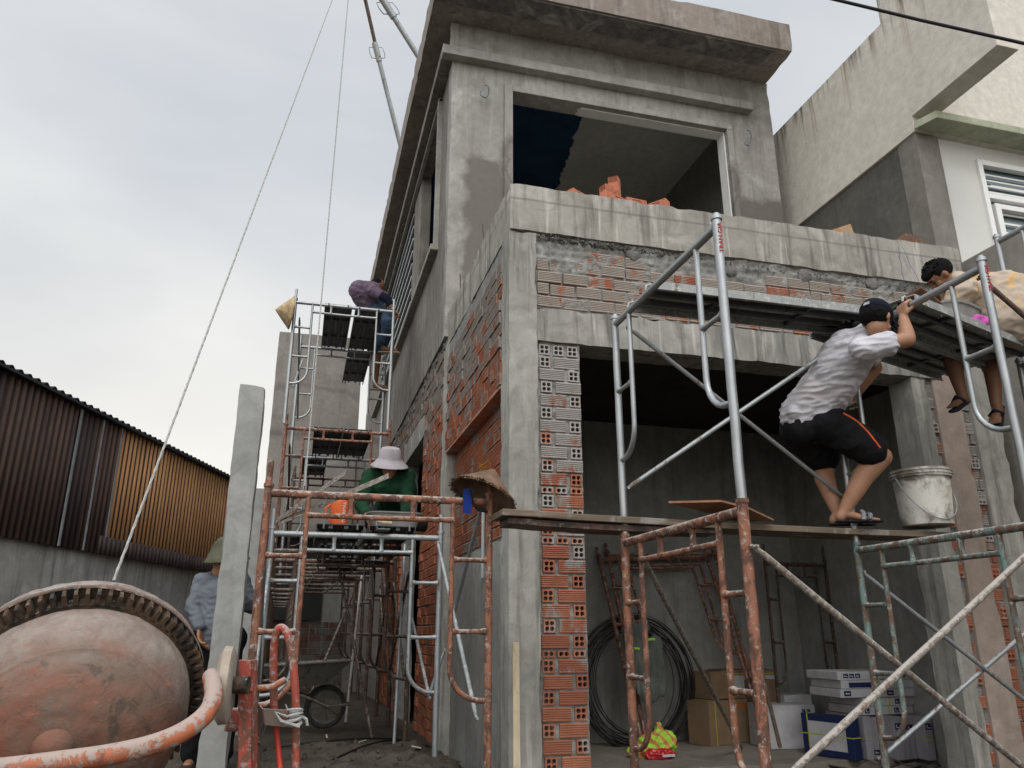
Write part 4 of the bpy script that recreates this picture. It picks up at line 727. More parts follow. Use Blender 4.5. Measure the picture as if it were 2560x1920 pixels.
for i, (a, b, l) in enumerate(((P(690, 1304, 'Y', 5.95), P(866, 1180, 'Y', 5.5), 'bundle of thin grey steel channels propped left across the bar'), (P(696, 1308, 'Y', 5.9), P(972, 1190, 'Y', 5.55), 'longer bundle of grey steel channels ending at the person in green'))):
    q = MB(); dd = (b-a); 
    for k in range(3): off = V((.0, .02*k, .016*(k-1))); ang = .01*k; q.add([p for j in range(2) for p in [(a if j == 0 else b)+off+V((0, 0, z_)) + V((0, y_, 0)) for y_, z_ in ((0, 0), (.022, 0), (.022, .012), (.02, .012), (.02, .002), (.002, .002), (.002, .012), (0, .012))]], [(m_, (m_+1) % 8, 8+(m_+1) % 8, 8+m_) for m_ in range(8)])
    tag(q.build('steel_channels', M['brace']), l, 'channels', 'grey channel bundles')
# ------------------------------------------------------------------ steel props and ropes from the roof hoist
def prop(pts, label):
    t = thing('steel_prop', label, 'prop', tuple(pts[0]), 0, 'steel props above the roof'); a, b, c = [V(p) for p in pts]; u = (b-a).normalized()
    q = MB(); q.tube([a, b], .045, 12); q.build('outer_tube', M['galv_d'], t, True); q = MB(); q.tube([b-u*.1, c], .036, 12); q.build('inner_tube', M['rust_d'], t, True)
    q = MB(); q.tube([b-u*.16, b+u*.2], .058, 14); co = q.build('collar', M['galv_d'], t, True)
    s = _R; q = MB()
    for sg in (1, -1): q.tube([b+s*sg*.05-u*.1, b+s*sg*.13-u*.09, b+s*sg*.145, b+s*sg*.13+u*.11, b+s*sg*.05+u*.12], .009, 6)
    q.build('handle', M['galv_d'], co, True)
def PDz(x, y, dist): return PD(x, y, dist)
prop((PD(1025, 460, 15.5), PD(943, 133, 15.2), PD(893, -90, 15.0)), 'grey steel prop rising left above the roof edge, the more upright of two')
prop((PD(1105, 235, 12.5), PD(971, 22, 12.3), PD(915, -75, 12.2)), 'grey steel prop at the top centre, the more slanted of two')
ropem = plain('twisted_rope', (.42,.41,.39), .9, .35, 60, bump=.8)
def rope(pts, r, label, name='hoist_rope'):
    a, b = V(pts[0]), V(pts[-1]); q = MB(); n = 160; u = (b-a).normalized(); s = u.cross(V((1, 0, 0))).normalized(); w2 = u.cross(s)
    for ph in (0, 2.1, 4.2): q.tube([a.lerp(b, i/n)+(s*cos(i*1.7+ph)+w2*sin(i*1.7+ph))*r*.55+Z*(-.0*sin(pi*i/n)) for i in range(n+1)], r*.6, 6)
    tag(q.build(name, ropem, None, True), label, 'rope')
rope((PD(284, 1452, 3.35), PD(840, -25, 10.5)), .0065, 'pale hoist rope slanting from behind the mixer up to the top')
rope((PD(762, 1215, 6.3), PD(872, -20, 10.2)), .007, 'pale rope hanging almost straight past the tall stack')
q = MB(); q.tube([PD(2010, -20, 5.4), PD(2300, 50, 5.3), PD(2700, 140, 5.15)], .0115, 10); tag(q.build('power_cable', plain('black_cable', (.015,.012,.016), .6), smooth=True), 'thick black power cable crossing the top right corner', 'cable')
q = MB(); q.tube([P(2243, 618, 'Y', 4.9)+V((.006*sin(i*1.3), -.01, -.03*i)) for i in range(12)], .002, 5); q.tube([P(2252, 618, 'Y', 4.9)+V((.012*i+.006*sin(i), -.012, -.034*i)) for i in range(11)], .0015, 5); tag(q.build('string', plain('blue_string', (.05,.10,.30), .8)), 'thin blue string hanging down from the tilted plywood board', 'string')
# ------------------------------------------------------------------ concrete mixer
def drum_mat(cl, ax_):
    N = NT('mixer_drum_paint'); q = N.xyz(); dd_ = N.n('ShaderNodeVectorMath', operation='DOT_PRODUCT'); dd_.inputs[1].default_value = ax_; N.l(N.c, dd_.inputs[0]); tt = N.math('SUBTRACT', dd_.outputs['Value'], cl.dot(ax_)); tt = N.math('ADD', tt, N.math('MULTIPLY', N.math('SUBTRACT', N.noise(6, 8, .7, .8), .5), .22)); n = N.noise((3.5, 3.5, 3.5), 8, .68, 1.2); f = N.noise(16, 8, .72, .4)
    col = N.mix(N.ramp(n, .40, .60), (.205,.078,.048), (.15,.105,.08)); col = N.mix(N.ramp(N.noise(5.5, 8, .7, .8, off=(3, 1, 2)), .58, .70, 0, .6), col, (.215,.175,.145))
    col = N.mix(N.ramp(f, .56, .66, 0, .7), col, (.12,.09,.07)); col = N.mix(N.ramp(N.noise(5.5, 9, .78, 1.5, off=(9, 9, 1)), .545, .60, 0, .85), col, (.075,.055,.042)); col = N.mix(N.ramp(N.noise((6, 6, 30), 7, .7, .5, off=(5, 2, 9)), .62, .68, 0, .8), col, (.48,.09,.045))
    dust = N.mix(N.ramp(f, .35, .65), (.20,.155,.13), (.30,.265,.235)); col = N.mix(N.ramp(tt, .22, .10, .08, .85), col, dust)
    N.bump(N.math('ADD', n, f), .8, .008); return N.fin(col, .85, 0, .25)
M['drum2'] = metal('mixer_drum_upper', (.235,.18,.155), (.22,.11,.08), .3, .6, 0, .85, (.27,.24,.215), .9); M['gear'] = metal('cast_gear_iron', (.035,.028,.022), (.10,.06,.035), .6, .25, .3, .7, (.25,.2,.16))
M['mixo'] = metal('mixer_orange_paint', (.42,.125,.055), (.28,.11,.065), .35, .85, 0, .6, (.33,.285,.255), 1.1); M['mixr'] = metal('mixer_red_paint', (.38,.07,.045), (.22,.10,.065), .5, .75, 0, .6, (.34,.28,.25), 1.5)
dc = PD(190, 1758, 2.45); vd = (dc-V((0,0,CAMZ))).normalized(); nax = (-vd)
# axis points to the viewer and down: turn -v about the right vector by 35 degrees
rt = vd.cross(Z).normalized(); axm = Matrix.Rotation(rad(-33), 3, rt) @ nax
if axm.z > nax.z: axm = Matrix.Rotation(rad(33), 3, rt) @ nax
MX = thing('concrete_mixer', 'big battered orange concrete mixer with toothed ring gear in the left foreground', 'concrete mixer', (dc.x, dc.y, 0))
M['drum'] = drum_mat(dc-V((dc.x, dc.y, 0)), axm.normalized())
q = MB(); prof = [(0, .335), (.055, .333), (.13, .322), (.185, .302), (.235, .268), (.272, .226), (.291, .196), (.299, .188), (.302, .180), (.296, .172)]
def dense(p, n=6): return [(p[i][0]+(p[i+1][0]-p[i][0])*k/n, p[i][1]+(p[i+1][1]-p[i][1])*k/n) for i in range(len(p)-1) for k in range(n)]+[p[-1]]
def dent(q, amp=.0035):
    for i, v in enumerate(q.v): d = v-dc; q.v[i] = v+d.normalized()*amp*(mn.noise(v*9)+.7*mn.noise(v*23)+.45*mn.noise(v*60))
q.lathe(dense(prof), dc, axm, 160); dent(q); q.build('drum_bowl', M['drum'], MX, True)
q = MB(); q.lathe(dense([(.297, .176), (.308, .15), (.321, .11), (.330, .06), (.333, .02), (.333, -.02)]), dc, axm, 160); dent(q, .003); q.build('drum_band', M['drum'], MX, True)
q = MB(); q.lathe(dense([(.33, -.03), (.372, -.036), (.384, -.045), (.382, -.07), (.362, -.115), (.30, -.20), (.24, -.26), (.21, -.27), (.21, -.25)], 4), dc, axm, 160); dent(q, .004); q.build('drum_cone', M['drum2'], MX, True)
ax = axm.normalized(); upv = Z; ga = ax.cross(upv).normalized(); gb = ax.cross(ga); q = MB(); nt_ = 74
q.lathe([(.331, .014), (.345, .014), (.345, -.028), (.376, -.028), (.383, -.024), (.383, -.036), (.331, -.036)], dc, ax, 148)
for k in range(nt_):
    t = 2*pi*k/nt_; e1 = ga*cos(t)+gb*sin(t); e2 = -ga*sin(t)+gb*cos(t); w0, w1 = .0090, .0052
    for_ = [(dc+e1*r_+e2*s_*(w0 if r_ < .35 else w1)+ax*z_) for z_ in (-.028, .014) for r_, s_ in ((.340, -1), (.381, -1), (.381, 1), (.340, 1))]
    q.add(for_, [(0,1,2,3), (7,6,5,4), (0,4,5,1), (1,5,6,2), (2,6,7,3)])
q.build('ring_gear', M['gear'], MX, False, bevel=0)
bs = PD(128, 1885, 2.02); q = MB(); q.lathe([(0, .02), (.022, .02), (.034, .01), (.046, .0), (.055, -.02)], bs+vd*.12, ax, 28); q.build('drum_boss', M['drum'], MX, True)
yk = [PD(-160, 1935, 1.95), PD(0, 1922, 1.95), PD(140, 1905, 1.97), PD(270, 1887, 2.0), PD(380, 1862, 2.04), PD(460, 1828, 2.1), PD(515, 1785, 2.17), PD(533, 1745, 2.24), PD(532, 1712, 2.3), PD(528, 1692, 2.36)]
def smooth_path(p, n=5):
    o = []
    for i in range(len(p)-1):
        p0, p1, p2, p3 = p[max(i-1, 0)], p[i], p[i+1], p[min(i+2, len(p)-1)]
        for k in range(n):
            t = k/n; o.append(.5*((2*p1)+(-p0+p2)*t+(2*p0-5*p1+4*p2-p3)*t*t+(-p0+3*p1-3*p2+p3)*t**3))
    return o+[p[-1]]
q = MB(); q.tube(smooth_path(yk), .0262, 20); q.build('yoke_pipe', M['mixo'], MX, True, label='thick orange curved pipe spattered with dry cement')
hubc = PD(566, 1712, 2.42); q = MB(); hv_ = (hubc-V((0,0,CAMZ))).normalized(); q.lathe([(0, .02), (.095, .02), (.112, .012), (.114, -.012), (.095, -.026), (0, -.026)], hubc, (hv_.cross(Z).normalized()+hv_*-.10), 40); q.v = [V((v.x, v.y, hubc.z+(v.z-hubc.z)*1.02)) for v in q.v]; q.build('wheel_disc', concrete('disc_paint', (.44,.39,.34), (.30,.25,.2), .2, (.5,.47,.43), .6, seed=21), MX, True)
q = MB(); q.tube([hubc-_R*.05, hubc+_R*.07], .026, 14); q.build('axle', M['gear'], MX, True)
up0, up1 = PD(612, 1650, 2.5), PD(612, 2100, 2.35)
q = MB(); wv = _R*.022; dv = V((_F.x, _F.y, 0)).normalized()*.06
for (a_, b_) in ((-1, -.8), (-.8, 1)): pass
q.prism([up0-wv, up0+wv, up1+wv, up1-wv], dv*.1); q.prism([up0-wv, up0-wv*.8, up1-wv*.8, up1-wv], dv); q.prism([up0+wv*.8, up0+wv, up1+wv, up1+wv*.8], dv); q.build('side_upright', M['mixr'], MX, bevel=.002, label='tall red channel upright with chipped paint')
q = MB(); a = PD(598, 1728, 2.46); q.box(tuple(a), tuple(a+V((.04, .01, .032)))); q.build('bracket_plate', M['mixr'], MX)
q = MB(); q.prism([PD(640, 1780, 2.62), PD(652, 1780, 2.62), PD(648, 2060, 2.5), PD(636, 2060, 2.5)], (0, .03, 0)); q.build('rear_upright', M['rust_d'], MX)
lev = smooth_path([PD(686, 1790, 2.6), PD(684, 1700, 2.62), PD(685, 1620, 2.63), PD(693, 1578, 2.63), PD(706, 1570, 2.63), PD(720, 1590, 2.62), PD(732, 1650, 2.6), PD(738, 1730, 2.57), PD(740, 1800, 2.55), PD(738, 1960, 2.5)])
q = MB(); q.tube(lev, .0135, 14); q.build('tilting_lever', M['mixr'], MX, True, label='red hooped lever of the mixer with worn paint')
q = MB(); q.tube([PD(690, 1812, 2.58), PD(704, 1960, 2.5)], .009, 12); q.build('lever_rod', plain('bright_red_paint', (.6,.06,.035), .45, .2, 14), MX, True)
tr = [PD(655, 1772, 2.5), PD(722, 1776, 2.5), PD(722, 1818, 2.5), PD(660, 1812, 2.5)]; q = MB(); n_ = (tr[1]-tr[0]).cross(tr[3]-tr[0]).normalized(); 
if n_.y < 0: n_ = -n_
q.prism(tr, n_*.004); q.prism([tr[0], tr[3], tr[3]+V((-.02, .09, 0)), tr[0]+V((-.02, .09, .012))], _R*.004); q.prism([tr[1], tr[2], tr[2]+V((-.01, .09, 0)), tr[1]+V((-.01, .09, .012))], _R*-.004); q.prism([tr[3], tr[2], tr[2]+V((-.01, .09, 0)), tr[3]+V((-.02, .09, 0))], Z*.004); q.build('tool_tray', M['drum2'], MX)
q = MB(); q.tube([PD(637, 1722, 2.56), PD(680, 1718, 2.56), PD(712, 1700, 2.6)], .011, 12); q.build('cross_pin', M['mixo'], MX, True)
q = MB(); q.box(tuple(PD(560, 1830, 2.55)), tuple(PD(560, 1830, 2.55)+V((.05, .05, .07)))); q.build('gear_box', M['mixr'], MX, bevel=.006)
rp = MB(); c = PD(735, 1790, 2.52)
for k in range(4): rp.tube([c+V((.024*cos(a), .024*sin(a), .012*k-.02+.006*sin(a+k))) for a in [i*2*pi/14 for i in range(15)]], .005, 6)
rp.tube([c+V((-.02, -.02, 0)), c+V((-.06, -.03, .015)), c+V((-.04, -.035, -.01)), c+V((.02, -.03, -.03))], .005, 6); rp.tube([c+V((.02, 0, 0)), c+V((.04, 0, -.01)), c+V((.045, 0, -.03))], .005, 6); tag(rp.build('tied_rope', ropem, None, True), 'short grey rope knotted round the red lever of the mixer', 'rope')
# ------------------------------------------------------------------ wheelbarrow
wc = P(813, 1766, 'Y', 7.85); gz_ = gh(wc.x, 7.85); WB = thing('wheelbarrow', 'muddy wheelbarrow with spoked wheel standing in the alley', 'wheelbarrow', (wc.x, 7.85, 0)); rw = .19; wz = wc.z
rub = plain('muddy_rubber', (.03,.028,.026), .8, .4, 14, bump=.5); dirtm = metal('muddy_tray_steel', (.12,.11,.095), (.07,.055,.042), .4, .5, .2, .75, (.2,.18,.155))
wh = MB(); n = 40; wh.lathe([(rw-.045, -.018), (rw-.02, -.028), (rw-.004, -.02), (rw, 0), (rw-.004, .02), (rw-.02, .028), (rw-.045, .018), (rw-.045, -.018)], (wc.x, 7.85, wz), (.12, -1, 0), n); wo = wh.build('tyre', rub, WB, True)
q = MB(); q.lathe([(rw-.044, -.016), (rw-.06, -.01), (rw-.06, .01), (rw-.044, .016)], (wc.x, 7.85, wz), (.12, -1, 0), n); q.tube([(wc.x-.01, 7.93, wz), (wc.x+.01, 7.77, wz)], .018, 12)
for k in range(8): a = k*pi/4+.2; q.tube([(wc.x, 7.85, wz), (wc.x+cos(a)*(rw-.055), 7.85, wz+sin(a)*(rw-.055))], .005, 6)
q.build('rim', dirtm, wo, True)
q = MB(); tl = V((wc.x, 7.85, wz))
top = [V((-.62, -.28, .36)), V((.20, -.22, .40)), V((.20, .22, .40)), V((-.62, .28, .36))]; bot = [V((-.46, -.16, .17)), V((-.02, -.12, .20)), V((-.02, .12, .20)), V((-.46, .16, .17))]
vs = []; 
for s_ in range(6):
    f_ = s_/5; ring = []
    for k in range(4):
        for j in range(6):
            a_, b_ = (top[k].lerp(top[(k+1) % 4], j/6), bot[k].lerp(bot[(k+1) % 4], j/6)); p = b_.lerp(a_, f_**.8); ring.append(tl+p+V((0, 0, .012*mn.noise(p*7+V((f_, 0, 0))))))
    vs += ring
q.add(vs, [(i*24+k, i*24+(k+1) % 24, (i+1)*24+(k+1) % 24, (i+1)*24+k) for i in range(5) for k in range(24)]+[tuple(range(24))[::-1]]); ob = q.build('tray', dirtm, WB, True); ob.modifiers.new('t', 'SOLIDIFY').thickness = .005
q = MB(); q.tube([tl+p for p in (top[0], top[1], top[2], top[3], top[0])], .008, 6); q.build('tray_rim', dirtm, WB, True)
for s_ in (-1, 1):
    q = MB(); q.tube([tl+V((-1.15, s_*.26, .30)), tl+V((-.45, s_*.2, .15)), tl+V((-.2, s_*.14, .10)), tl+V((.02, s_*.075, .0)), tl+V((.22, s_*.06, .02))], .014, 10); q.build('handle_tube', dirtm, WB, True)
    q = MB(); q.tube([tl+V((-.42, s_*.18, .16)), tl+V((-.52, s_*.2, -rw)), tl+V((-.62, s_*.2, .17))], .012, 8); q.build('leg', dirtm, WB, True)
# ------------------------------------------------------------------ things in the open room
card = fabric('brown_cardboard', (.22,.145,.09), (.27,.18,.11), .2, 3, .15); whitec = fabric('white_cardboard', (.46,.455,.47), (.54,.53,.55), .2, 4, .08, (.30,.27,.24)); greyc = fabric('pale_grey_cardboard', (.33,.31,.34), (.38,.36,.40), .25, 4, .08, (.24,.21,.19)); navyp = plain('navy_print', (.012,.02,.075), .7, .15); strap = plain('yellow_strap', (.42,.44,.05), .5, .1); orp = plain('orange_print', (.40,.12,.04), .8, .2)
GC = 'tile cartons stacked in the open room'
def carton(label, x, y, z, w_, d_, h_, rz, mat, marks=(), straps=(), grp=GC):
    t = thing('carton', label, 'carton', (x, y, z), rz, grp); MB().box((0, 0, 0), (w_, d_, h_)).build('carton_body', mat, t, local=True, bevel=.004)
    for (u, v_, mw_, mh, mm_) in marks:
        q = MB(); q.box((u*w_, -.002, v_*h_), ((u+mw_)*w_, .001, (v_+mh)*h_)); pm = q.build('printed_mark', mm_, t, local=True)
        if mm_ is navyp and mw_*w_ < .09:
            q = MB(); a_, b_ = u*w_, (u+mw_)*w_; c_, d2 = v_*h_, (v_+mh)*h_; th_ = (b_-a_)*.14
            q.box((a_+th_*1.5, -.0035, c_+th_*1.5), (a_+th_*2.5, -.0021, d2-th_*1.5)); q.box((a_+th_*2.5, -.0035, c_+th_*1.5), (b_-th_*1.5, -.0021, c_+th_*2.5)); q.build('mark_stroke', whitec, pm, local=True)
    for (u, vert) in straps:
        q = MB(); q.box(*(((u*w_, -.003, -.001), (u*w_+.009, d_+.003, h_+.003)) if vert else ((-.003, -.003, u*h_), (w_+.003, d_+.003, u*h_+.009)))); q.build('strap', strap, t, local=True)
    return t
def fl(px, py): p = P(px, py, 'Z', .05); return p
a = fl(1778, 1868); carton('brown carton leaning foremost at the left of the room goods', a.x, a.y, .052, .30, .28, .40, .35, card, (), ((.3, 1),)); 
a = fl(1872, 1862); carton('brown carton with grey and orange print beside the rusty post', a.x-.1, a.y+.15, .052, .60, .3, .40, -.05, card, ((.0, .80, 1, .12, orp), (.35, .25, .35, .4, greyc)))
carton('brown carton with white band lying on the printed one', a.x-.14, a.y+.17, .456, .60, .3, .27, -.03, card, ((.15, .35, .85, .45, whitec),), ((.85, 0),)); carton('small brown carton tilted leftmost on top', a.x-.30, a.y+.1, .456, .2, .25, .26, .3, card)
a = fl(1972, 1860); sx = .34
for k, l in enumerate(('lowest white carton of the stack of three', 'middle white carton of the stack of three', 'topmost white carton of the stack of three')): carton(l, a.x+random.uniform(-.01,.01), a.y, .052+.148*k, sx, .34, .145, .12+random.uniform(-.04,.04), whitec)
a = fl(2012, 1885); carton('white carton with thick navy border standing foremost', a.x, a.y, .055, .52, .10, .34, rad(-73), navyp, ((.13, .17, .74, .66, whitec),), ((.5, 0), (.12, 1)))
bx, by = 4.80, 6.22; EL = ['pale grey carton on edge next to the navy bordered one', 'second carton on edge behind the foremost brace', 'carton on edge with navy stripe', 'fourth carton on edge from the navy bordered one', 'fifth carton on edge, navy mark at its top', 'sixth carton on edge, before the column', 'last carton on edge, darkest by the column']
for k in range(7):
    carton(EL[k], bx+k*.078, by+.05*(k % 3)-.03*k, .055, .074, .5, .345-.012*(k % 3), random.uniform(-.05,.05), greyc, (((.12, .70, .76, .15, navyp),) if k > 2 else ((.1, .1, .8, .12, navyp),) if k == 1 else ()), ((.45, 0),) if k % 3 == 0 else ())
zt = .405
for k, (dx, l) in enumerate(((.0, 'flat pale carton directly on the row of upright ones'), (.02, 'second flat carton of the low pile'), (-.2, 'third flat carton, sticking out to the left'), (-.18, 'fourth flat carton with open blue inside'), (-.21, 'topmost flat carton with three navy squares'))):
    carton(l, bx+.02+dx, by+.02, zt+k*.072, .76 if k > 1 else .54, .45, .069, random.uniform(-.03,.03), whitec, ((.08, .25, .065, .5, navyp), (.16, .25, .065, .5, navyp), (.24, .25, .065, .5, navyp), (.75, .2, .06, .55, navyp), (.86, .2, .06, .55, navyp)) if k == 4 else ((.1, .15, .35, .6, navyp),) if k == 3 else ((.05, .2, .09, .6, navyp), (.62, .2, .09, .6, navyp)), ((.5, 1),))
carton('small brown carton behind the white stack', 4.45, 7.35, .435, .30, .3, .2, .05, card, (), ((.4, 1),)); carton('white carton lying behind the navy bordered one', 4.35, 7.0, .052, .5, .4, .38, -.1, whitec, ((.72, .78, .07, .12, navyp), (.82, .78, .07, .12, navyp)))
q = MB()
for k in range(90):
    c = V((random.uniform(4.3, 5.1), random.uniform(5.3, 6.1), gh(4.6, 6)+random.uniform(.0, .07))); a = random.uniform(0, pi); l_ = random.uniform(.08, .3); u = V((cos(a), sin(a)*.6, random.uniform(-.12,.12)))*l_; s_ = V((-sin(a), cos(a), .1))*random.uniform(.008, .03)
    q.add([c-u-s_, c+u-s_, c+u+s_+V((0,0,.02)), c-u+s_, c-u-s_+V((0,0,.008)), c+u-s_+V((0,0,.008)), c+u+s_+V((0,0,.028)), c-u+s_+V((0,0,.008))], [(3,2,1,0),(4,5,6,7),(0,1,5,4),(1,2,6,5),(2,3,7,6),(3,0,4,7)])
rb_ = tag(q.build('scrap_pile', plain('torn_scraps', (.13,.10,.085), .9, .6, 5, c2=(.30,.25,.22))), 'pile of torn wood and card scraps at the lower right', 'rubbish'); rb_['kind'] = 'stuff'
# coil of steel wire against the back wall
cc = P(1602, 1712, 'Y', 7.5); CO = thing('wire_coil', 'big round coil of dark steel wire leaning on the back wall of the room', 'coil', (cc.x, 7.5, .05)); q = MB(); random.seed(3)
for k in range(24):
    R_ = random.uniform(.50, .635); ox, oz, ph = random.uniform(-.05,.05), random.uniform(-.03,.03), random.uniform(0, 6); ey = random.uniform(.0, .16)
    q.tube([(cc.x+ox+R_*cos(a)*.97, 7.74-ey-(.64-R_*sin(a))*.06+.02*sin(2*a+ph), cc.z+oz+.02+R_*sin(a)*1.0) for a in [i*2*pi/56 for i in range(57)]], .0042, 5, cap=False)
q.build('wire_turns', plain('oxidised_wire', (.06,.05,.045), .6, .4, 20, m=.6), CO, True)
# orange frames leaning on the back wall
lf = make_frame(M['rust'], 'rusty scaffold frame leaning on the back wall, the outer one', (3.08, 6.98, .06), 0, 1.25, 1.95, 1.1, (.37, .75), True, 'scaffold frames leaning inside the room', spig=.1); lf.rotation_euler = (rad(-23), rad(-2.5), 0)
l2 = dup(lf, (3.17, 7.10, .06), 0, 'rusty scaffold frame leaning on the back wall, the one right behind'); l2.rotation_euler = (rad(-19.5), rad(-2), 0)
dup(R3, (4.62, 7.2, .06), rad(4), 'thin rusty frame standing by the right wall behind the cartons', 'scaffold frames leaning inside the room').scale = (.62, 1, 1.1)
# jacket hanging between frames, vest, red bag, cable bunch
jm = fabric('grey_green_jacket', (.11,.125,.11), (.17,.185,.165), .3, 4, .6); hv = plain('reflective_yellow_green', (.45,.85,.08), .6, .15)
for (px, py, w_, h_, mt, l) in ((1385, 1600, .0, .0, None, None),): pass
def blob(name, prims, vox, mat, parent, smooth_it=3, wr=0, wf=(10, 10, 10), wn=0, label=None):
    """one continuous surface grown from tapered capsules and ellipsoids"""
    q = MB()
    for p in prims:
        if p[0] == 'c':
            _, a, ra, b, rb = p[:5]; fl_ = p[5] if len(p) > 5 else None; a, b = V(a), V(b); u = (b-a); l_ = max(u.length, 1e-4); u.normalize()
            up = V((0,0,1)) if abs(u.z) < .9 else V((1,0,0)); e1 = u.cross(up).normalized(); e2 = u.cross(e1); n = 16; vs = []; ms = 5
            prof = [(ra*sin(k*pi/2/ms), -ra*cos(k*pi/2/ms)) for k in range(1, ms+1)]+[(ra+(rb-ra)*k/4, l_*k/4) for k in range(1, 4)]+[(rb*cos(k*pi/2/ms), l_+rb*sin(k*pi/2/ms)) for k in range(0, ms)]
            if fl_: w = (fl_[0] - u*u.dot(fl_[0])).normalized(); e1 = w; e2 = u.cross(e1); sc_ = fl_[1]
            else: sc_ = 1
            for r, z in prof: vs += [a+u*z+e1*cos(2*pi*k/n)*r+e2*sin(2*pi*k/n)*r*sc_ for k in range(n)]
            m = len(prof); vs += [a-u*ra, b+u*rb]; fs = [(i*n+k, i*n+(k+1) % n, (i+1)*n+(k+1) % n, (i+1)*n+k) for i in range(m-1) for k in range(n)]
            fs += [((k+1) % n, k, m*n) for k in range(n)]+[((m-1)*n+k, (m-1)*n+(k+1) % n, m*n+1) for k in range(n)]; q.add(vs, fs)
        else:
            _, c, rx, ry, rz, ax = p; c = V(c); X_, Y_, Z_ = ax; n, m = 20, 12; vs = [c-Z_*rz]
            for i in range(1, m):
                t = -pi/2+pi*i/m
                for k in range(n): vs.append(c+X_*rx*cos(t)*cos(2*pi*k/n)+Y_*ry*cos(t)*sin(2*pi*k/n)+Z_*rz*sin(t))
            vs.append(c+Z_*rz); fs = [(0, 1+(k+1) % n, 1+k) for k in range(n)]+[(1+i*n+k, 1+i*n+(k+1) % n, 1+(i+1)*n+(k+1) % n, 1+(i+1)*n+k) for i in range(m-2) for k in range(n)]+[(len(vs)-1, 1+(m-2)*n+k, 1+(m-2)*n+(k+1) % n) for k in range(n)]
            q.add(vs, fs)
    ob = q.build(name, mat, parent); m = ob.modifiers.new('r', 'REMESH'); m.mode = 'VOXEL'; m.voxel_size = vox; s = ob.modifiers.new('s', 'SMOOTH'); s.iterations = smooth_it; s.factor = .5
    bpy.context.view_layer.update(); me = bpy.data.meshes.new_from_object(ob.evaluated_get(bpy.context.evaluated_depsgraph_get())); ob.modifiers.clear(); old = ob.data; ob.data = me; me.name = name
    if wr:
        ns = [v.normal.copy() for v in me.vertices]
        for v, nn in zip(me.vertices, ns):
            p = v.co; f_ = V((p.x*wf[0], p.y*wf[1], p.z*wf[2])); r_ = 1-abs(mn.noise(f_+V((wn, 0, 0)))*2); v.co = p+nn*(wr*(r_-.6)+wr*.5*mn.noise(f_*2.3))
    me.polygons.foreach_set('use_smooth', [True]*len(me.polygons)); me.materials.clear(); me.materials.append(mat)
    if label: ob['label'] = label
    return ob
def basis(fwd, up=Z):
    f = V(fwd).normalized(); r = f.cross(V(up)).normalized(); u = r.cross(f).normalized(); return r, f, u      # right, forward, up
def head(c, fwd, up=Z, s=1.0):
    """skull, jaw, brow, nose, lips, chin, ears; c = middle of the head"""
    r, f, u = basis(fwd, up); A = (r, f, u); P_ = []
    P_.append(('e', c+u*.025*s-f*.012*s, .076*s, .094*s, .092*s, A)); P_.append(('e', c-u*.045*s+f*.022*s, .060*s, .066*s, .068*s, A)); P_.append(('e', c-u*.092*s+f*.062*s, .024*s, .022*s, .020*s, A))
    P_.append(('c', c+f*.084*s+u*.012*s, .009*s, c+f*.103*s-u*.024*s, .0135*s)); P_.append(('c', c+f*.083*s-u*.052*s-r*.018*s, .008*s, c+f*.083*s-u*.052*s+r*.018*s, .008*s)); P_.append(('c', c+f*.079*s-u*.064*s-r*.013*s, .008*s, c+f*.079*s-u*.064*s+r*.013*s, .008*s))
    for sg in (-1, 1):
        P_.append(('c', c+f*.079*s+u*.028*s+r*sg*.012*s, .0085*s, c+f*.070*s+u*.030*s+r*sg*.045*s, .008*s)); P_.append(('e', c+f*.058*s-u*.022*s+r*sg*.040*s, .022*s, .024*s, .022*s, A)); P_.append(('e', c+r*sg*.079*s-u*.005*s-f*.008*s, .010*s, .019*s, .032*s, A))
    return P_
def face_bits(parent, c, fwd, up=Z, s=1.0):
    r, f, u = basis(fwd, up)
    for sg in (-1, 1):
        q = MB(); q.lathe([(0, .011*s)]+[(.011*s*sin(k*pi/8), .011*s*cos(k*pi/8)) for k in range(1, 9)], c+f*.072*s+u*.012*s+r*sg*.031*s, f, 12); q.build('eye', M['eye'], parent, True)
        q = MB(); q.tube([c+f*.086*s+u*.031*s+r*sg*.018*s, c+f*.085*s+u*.036*s+r*sg*.034*s, c+f*.075*s+u*.031*s+r*sg*.050*s], .0035*s, 6); q.build('eyebrow', M['hair'], parent, True)
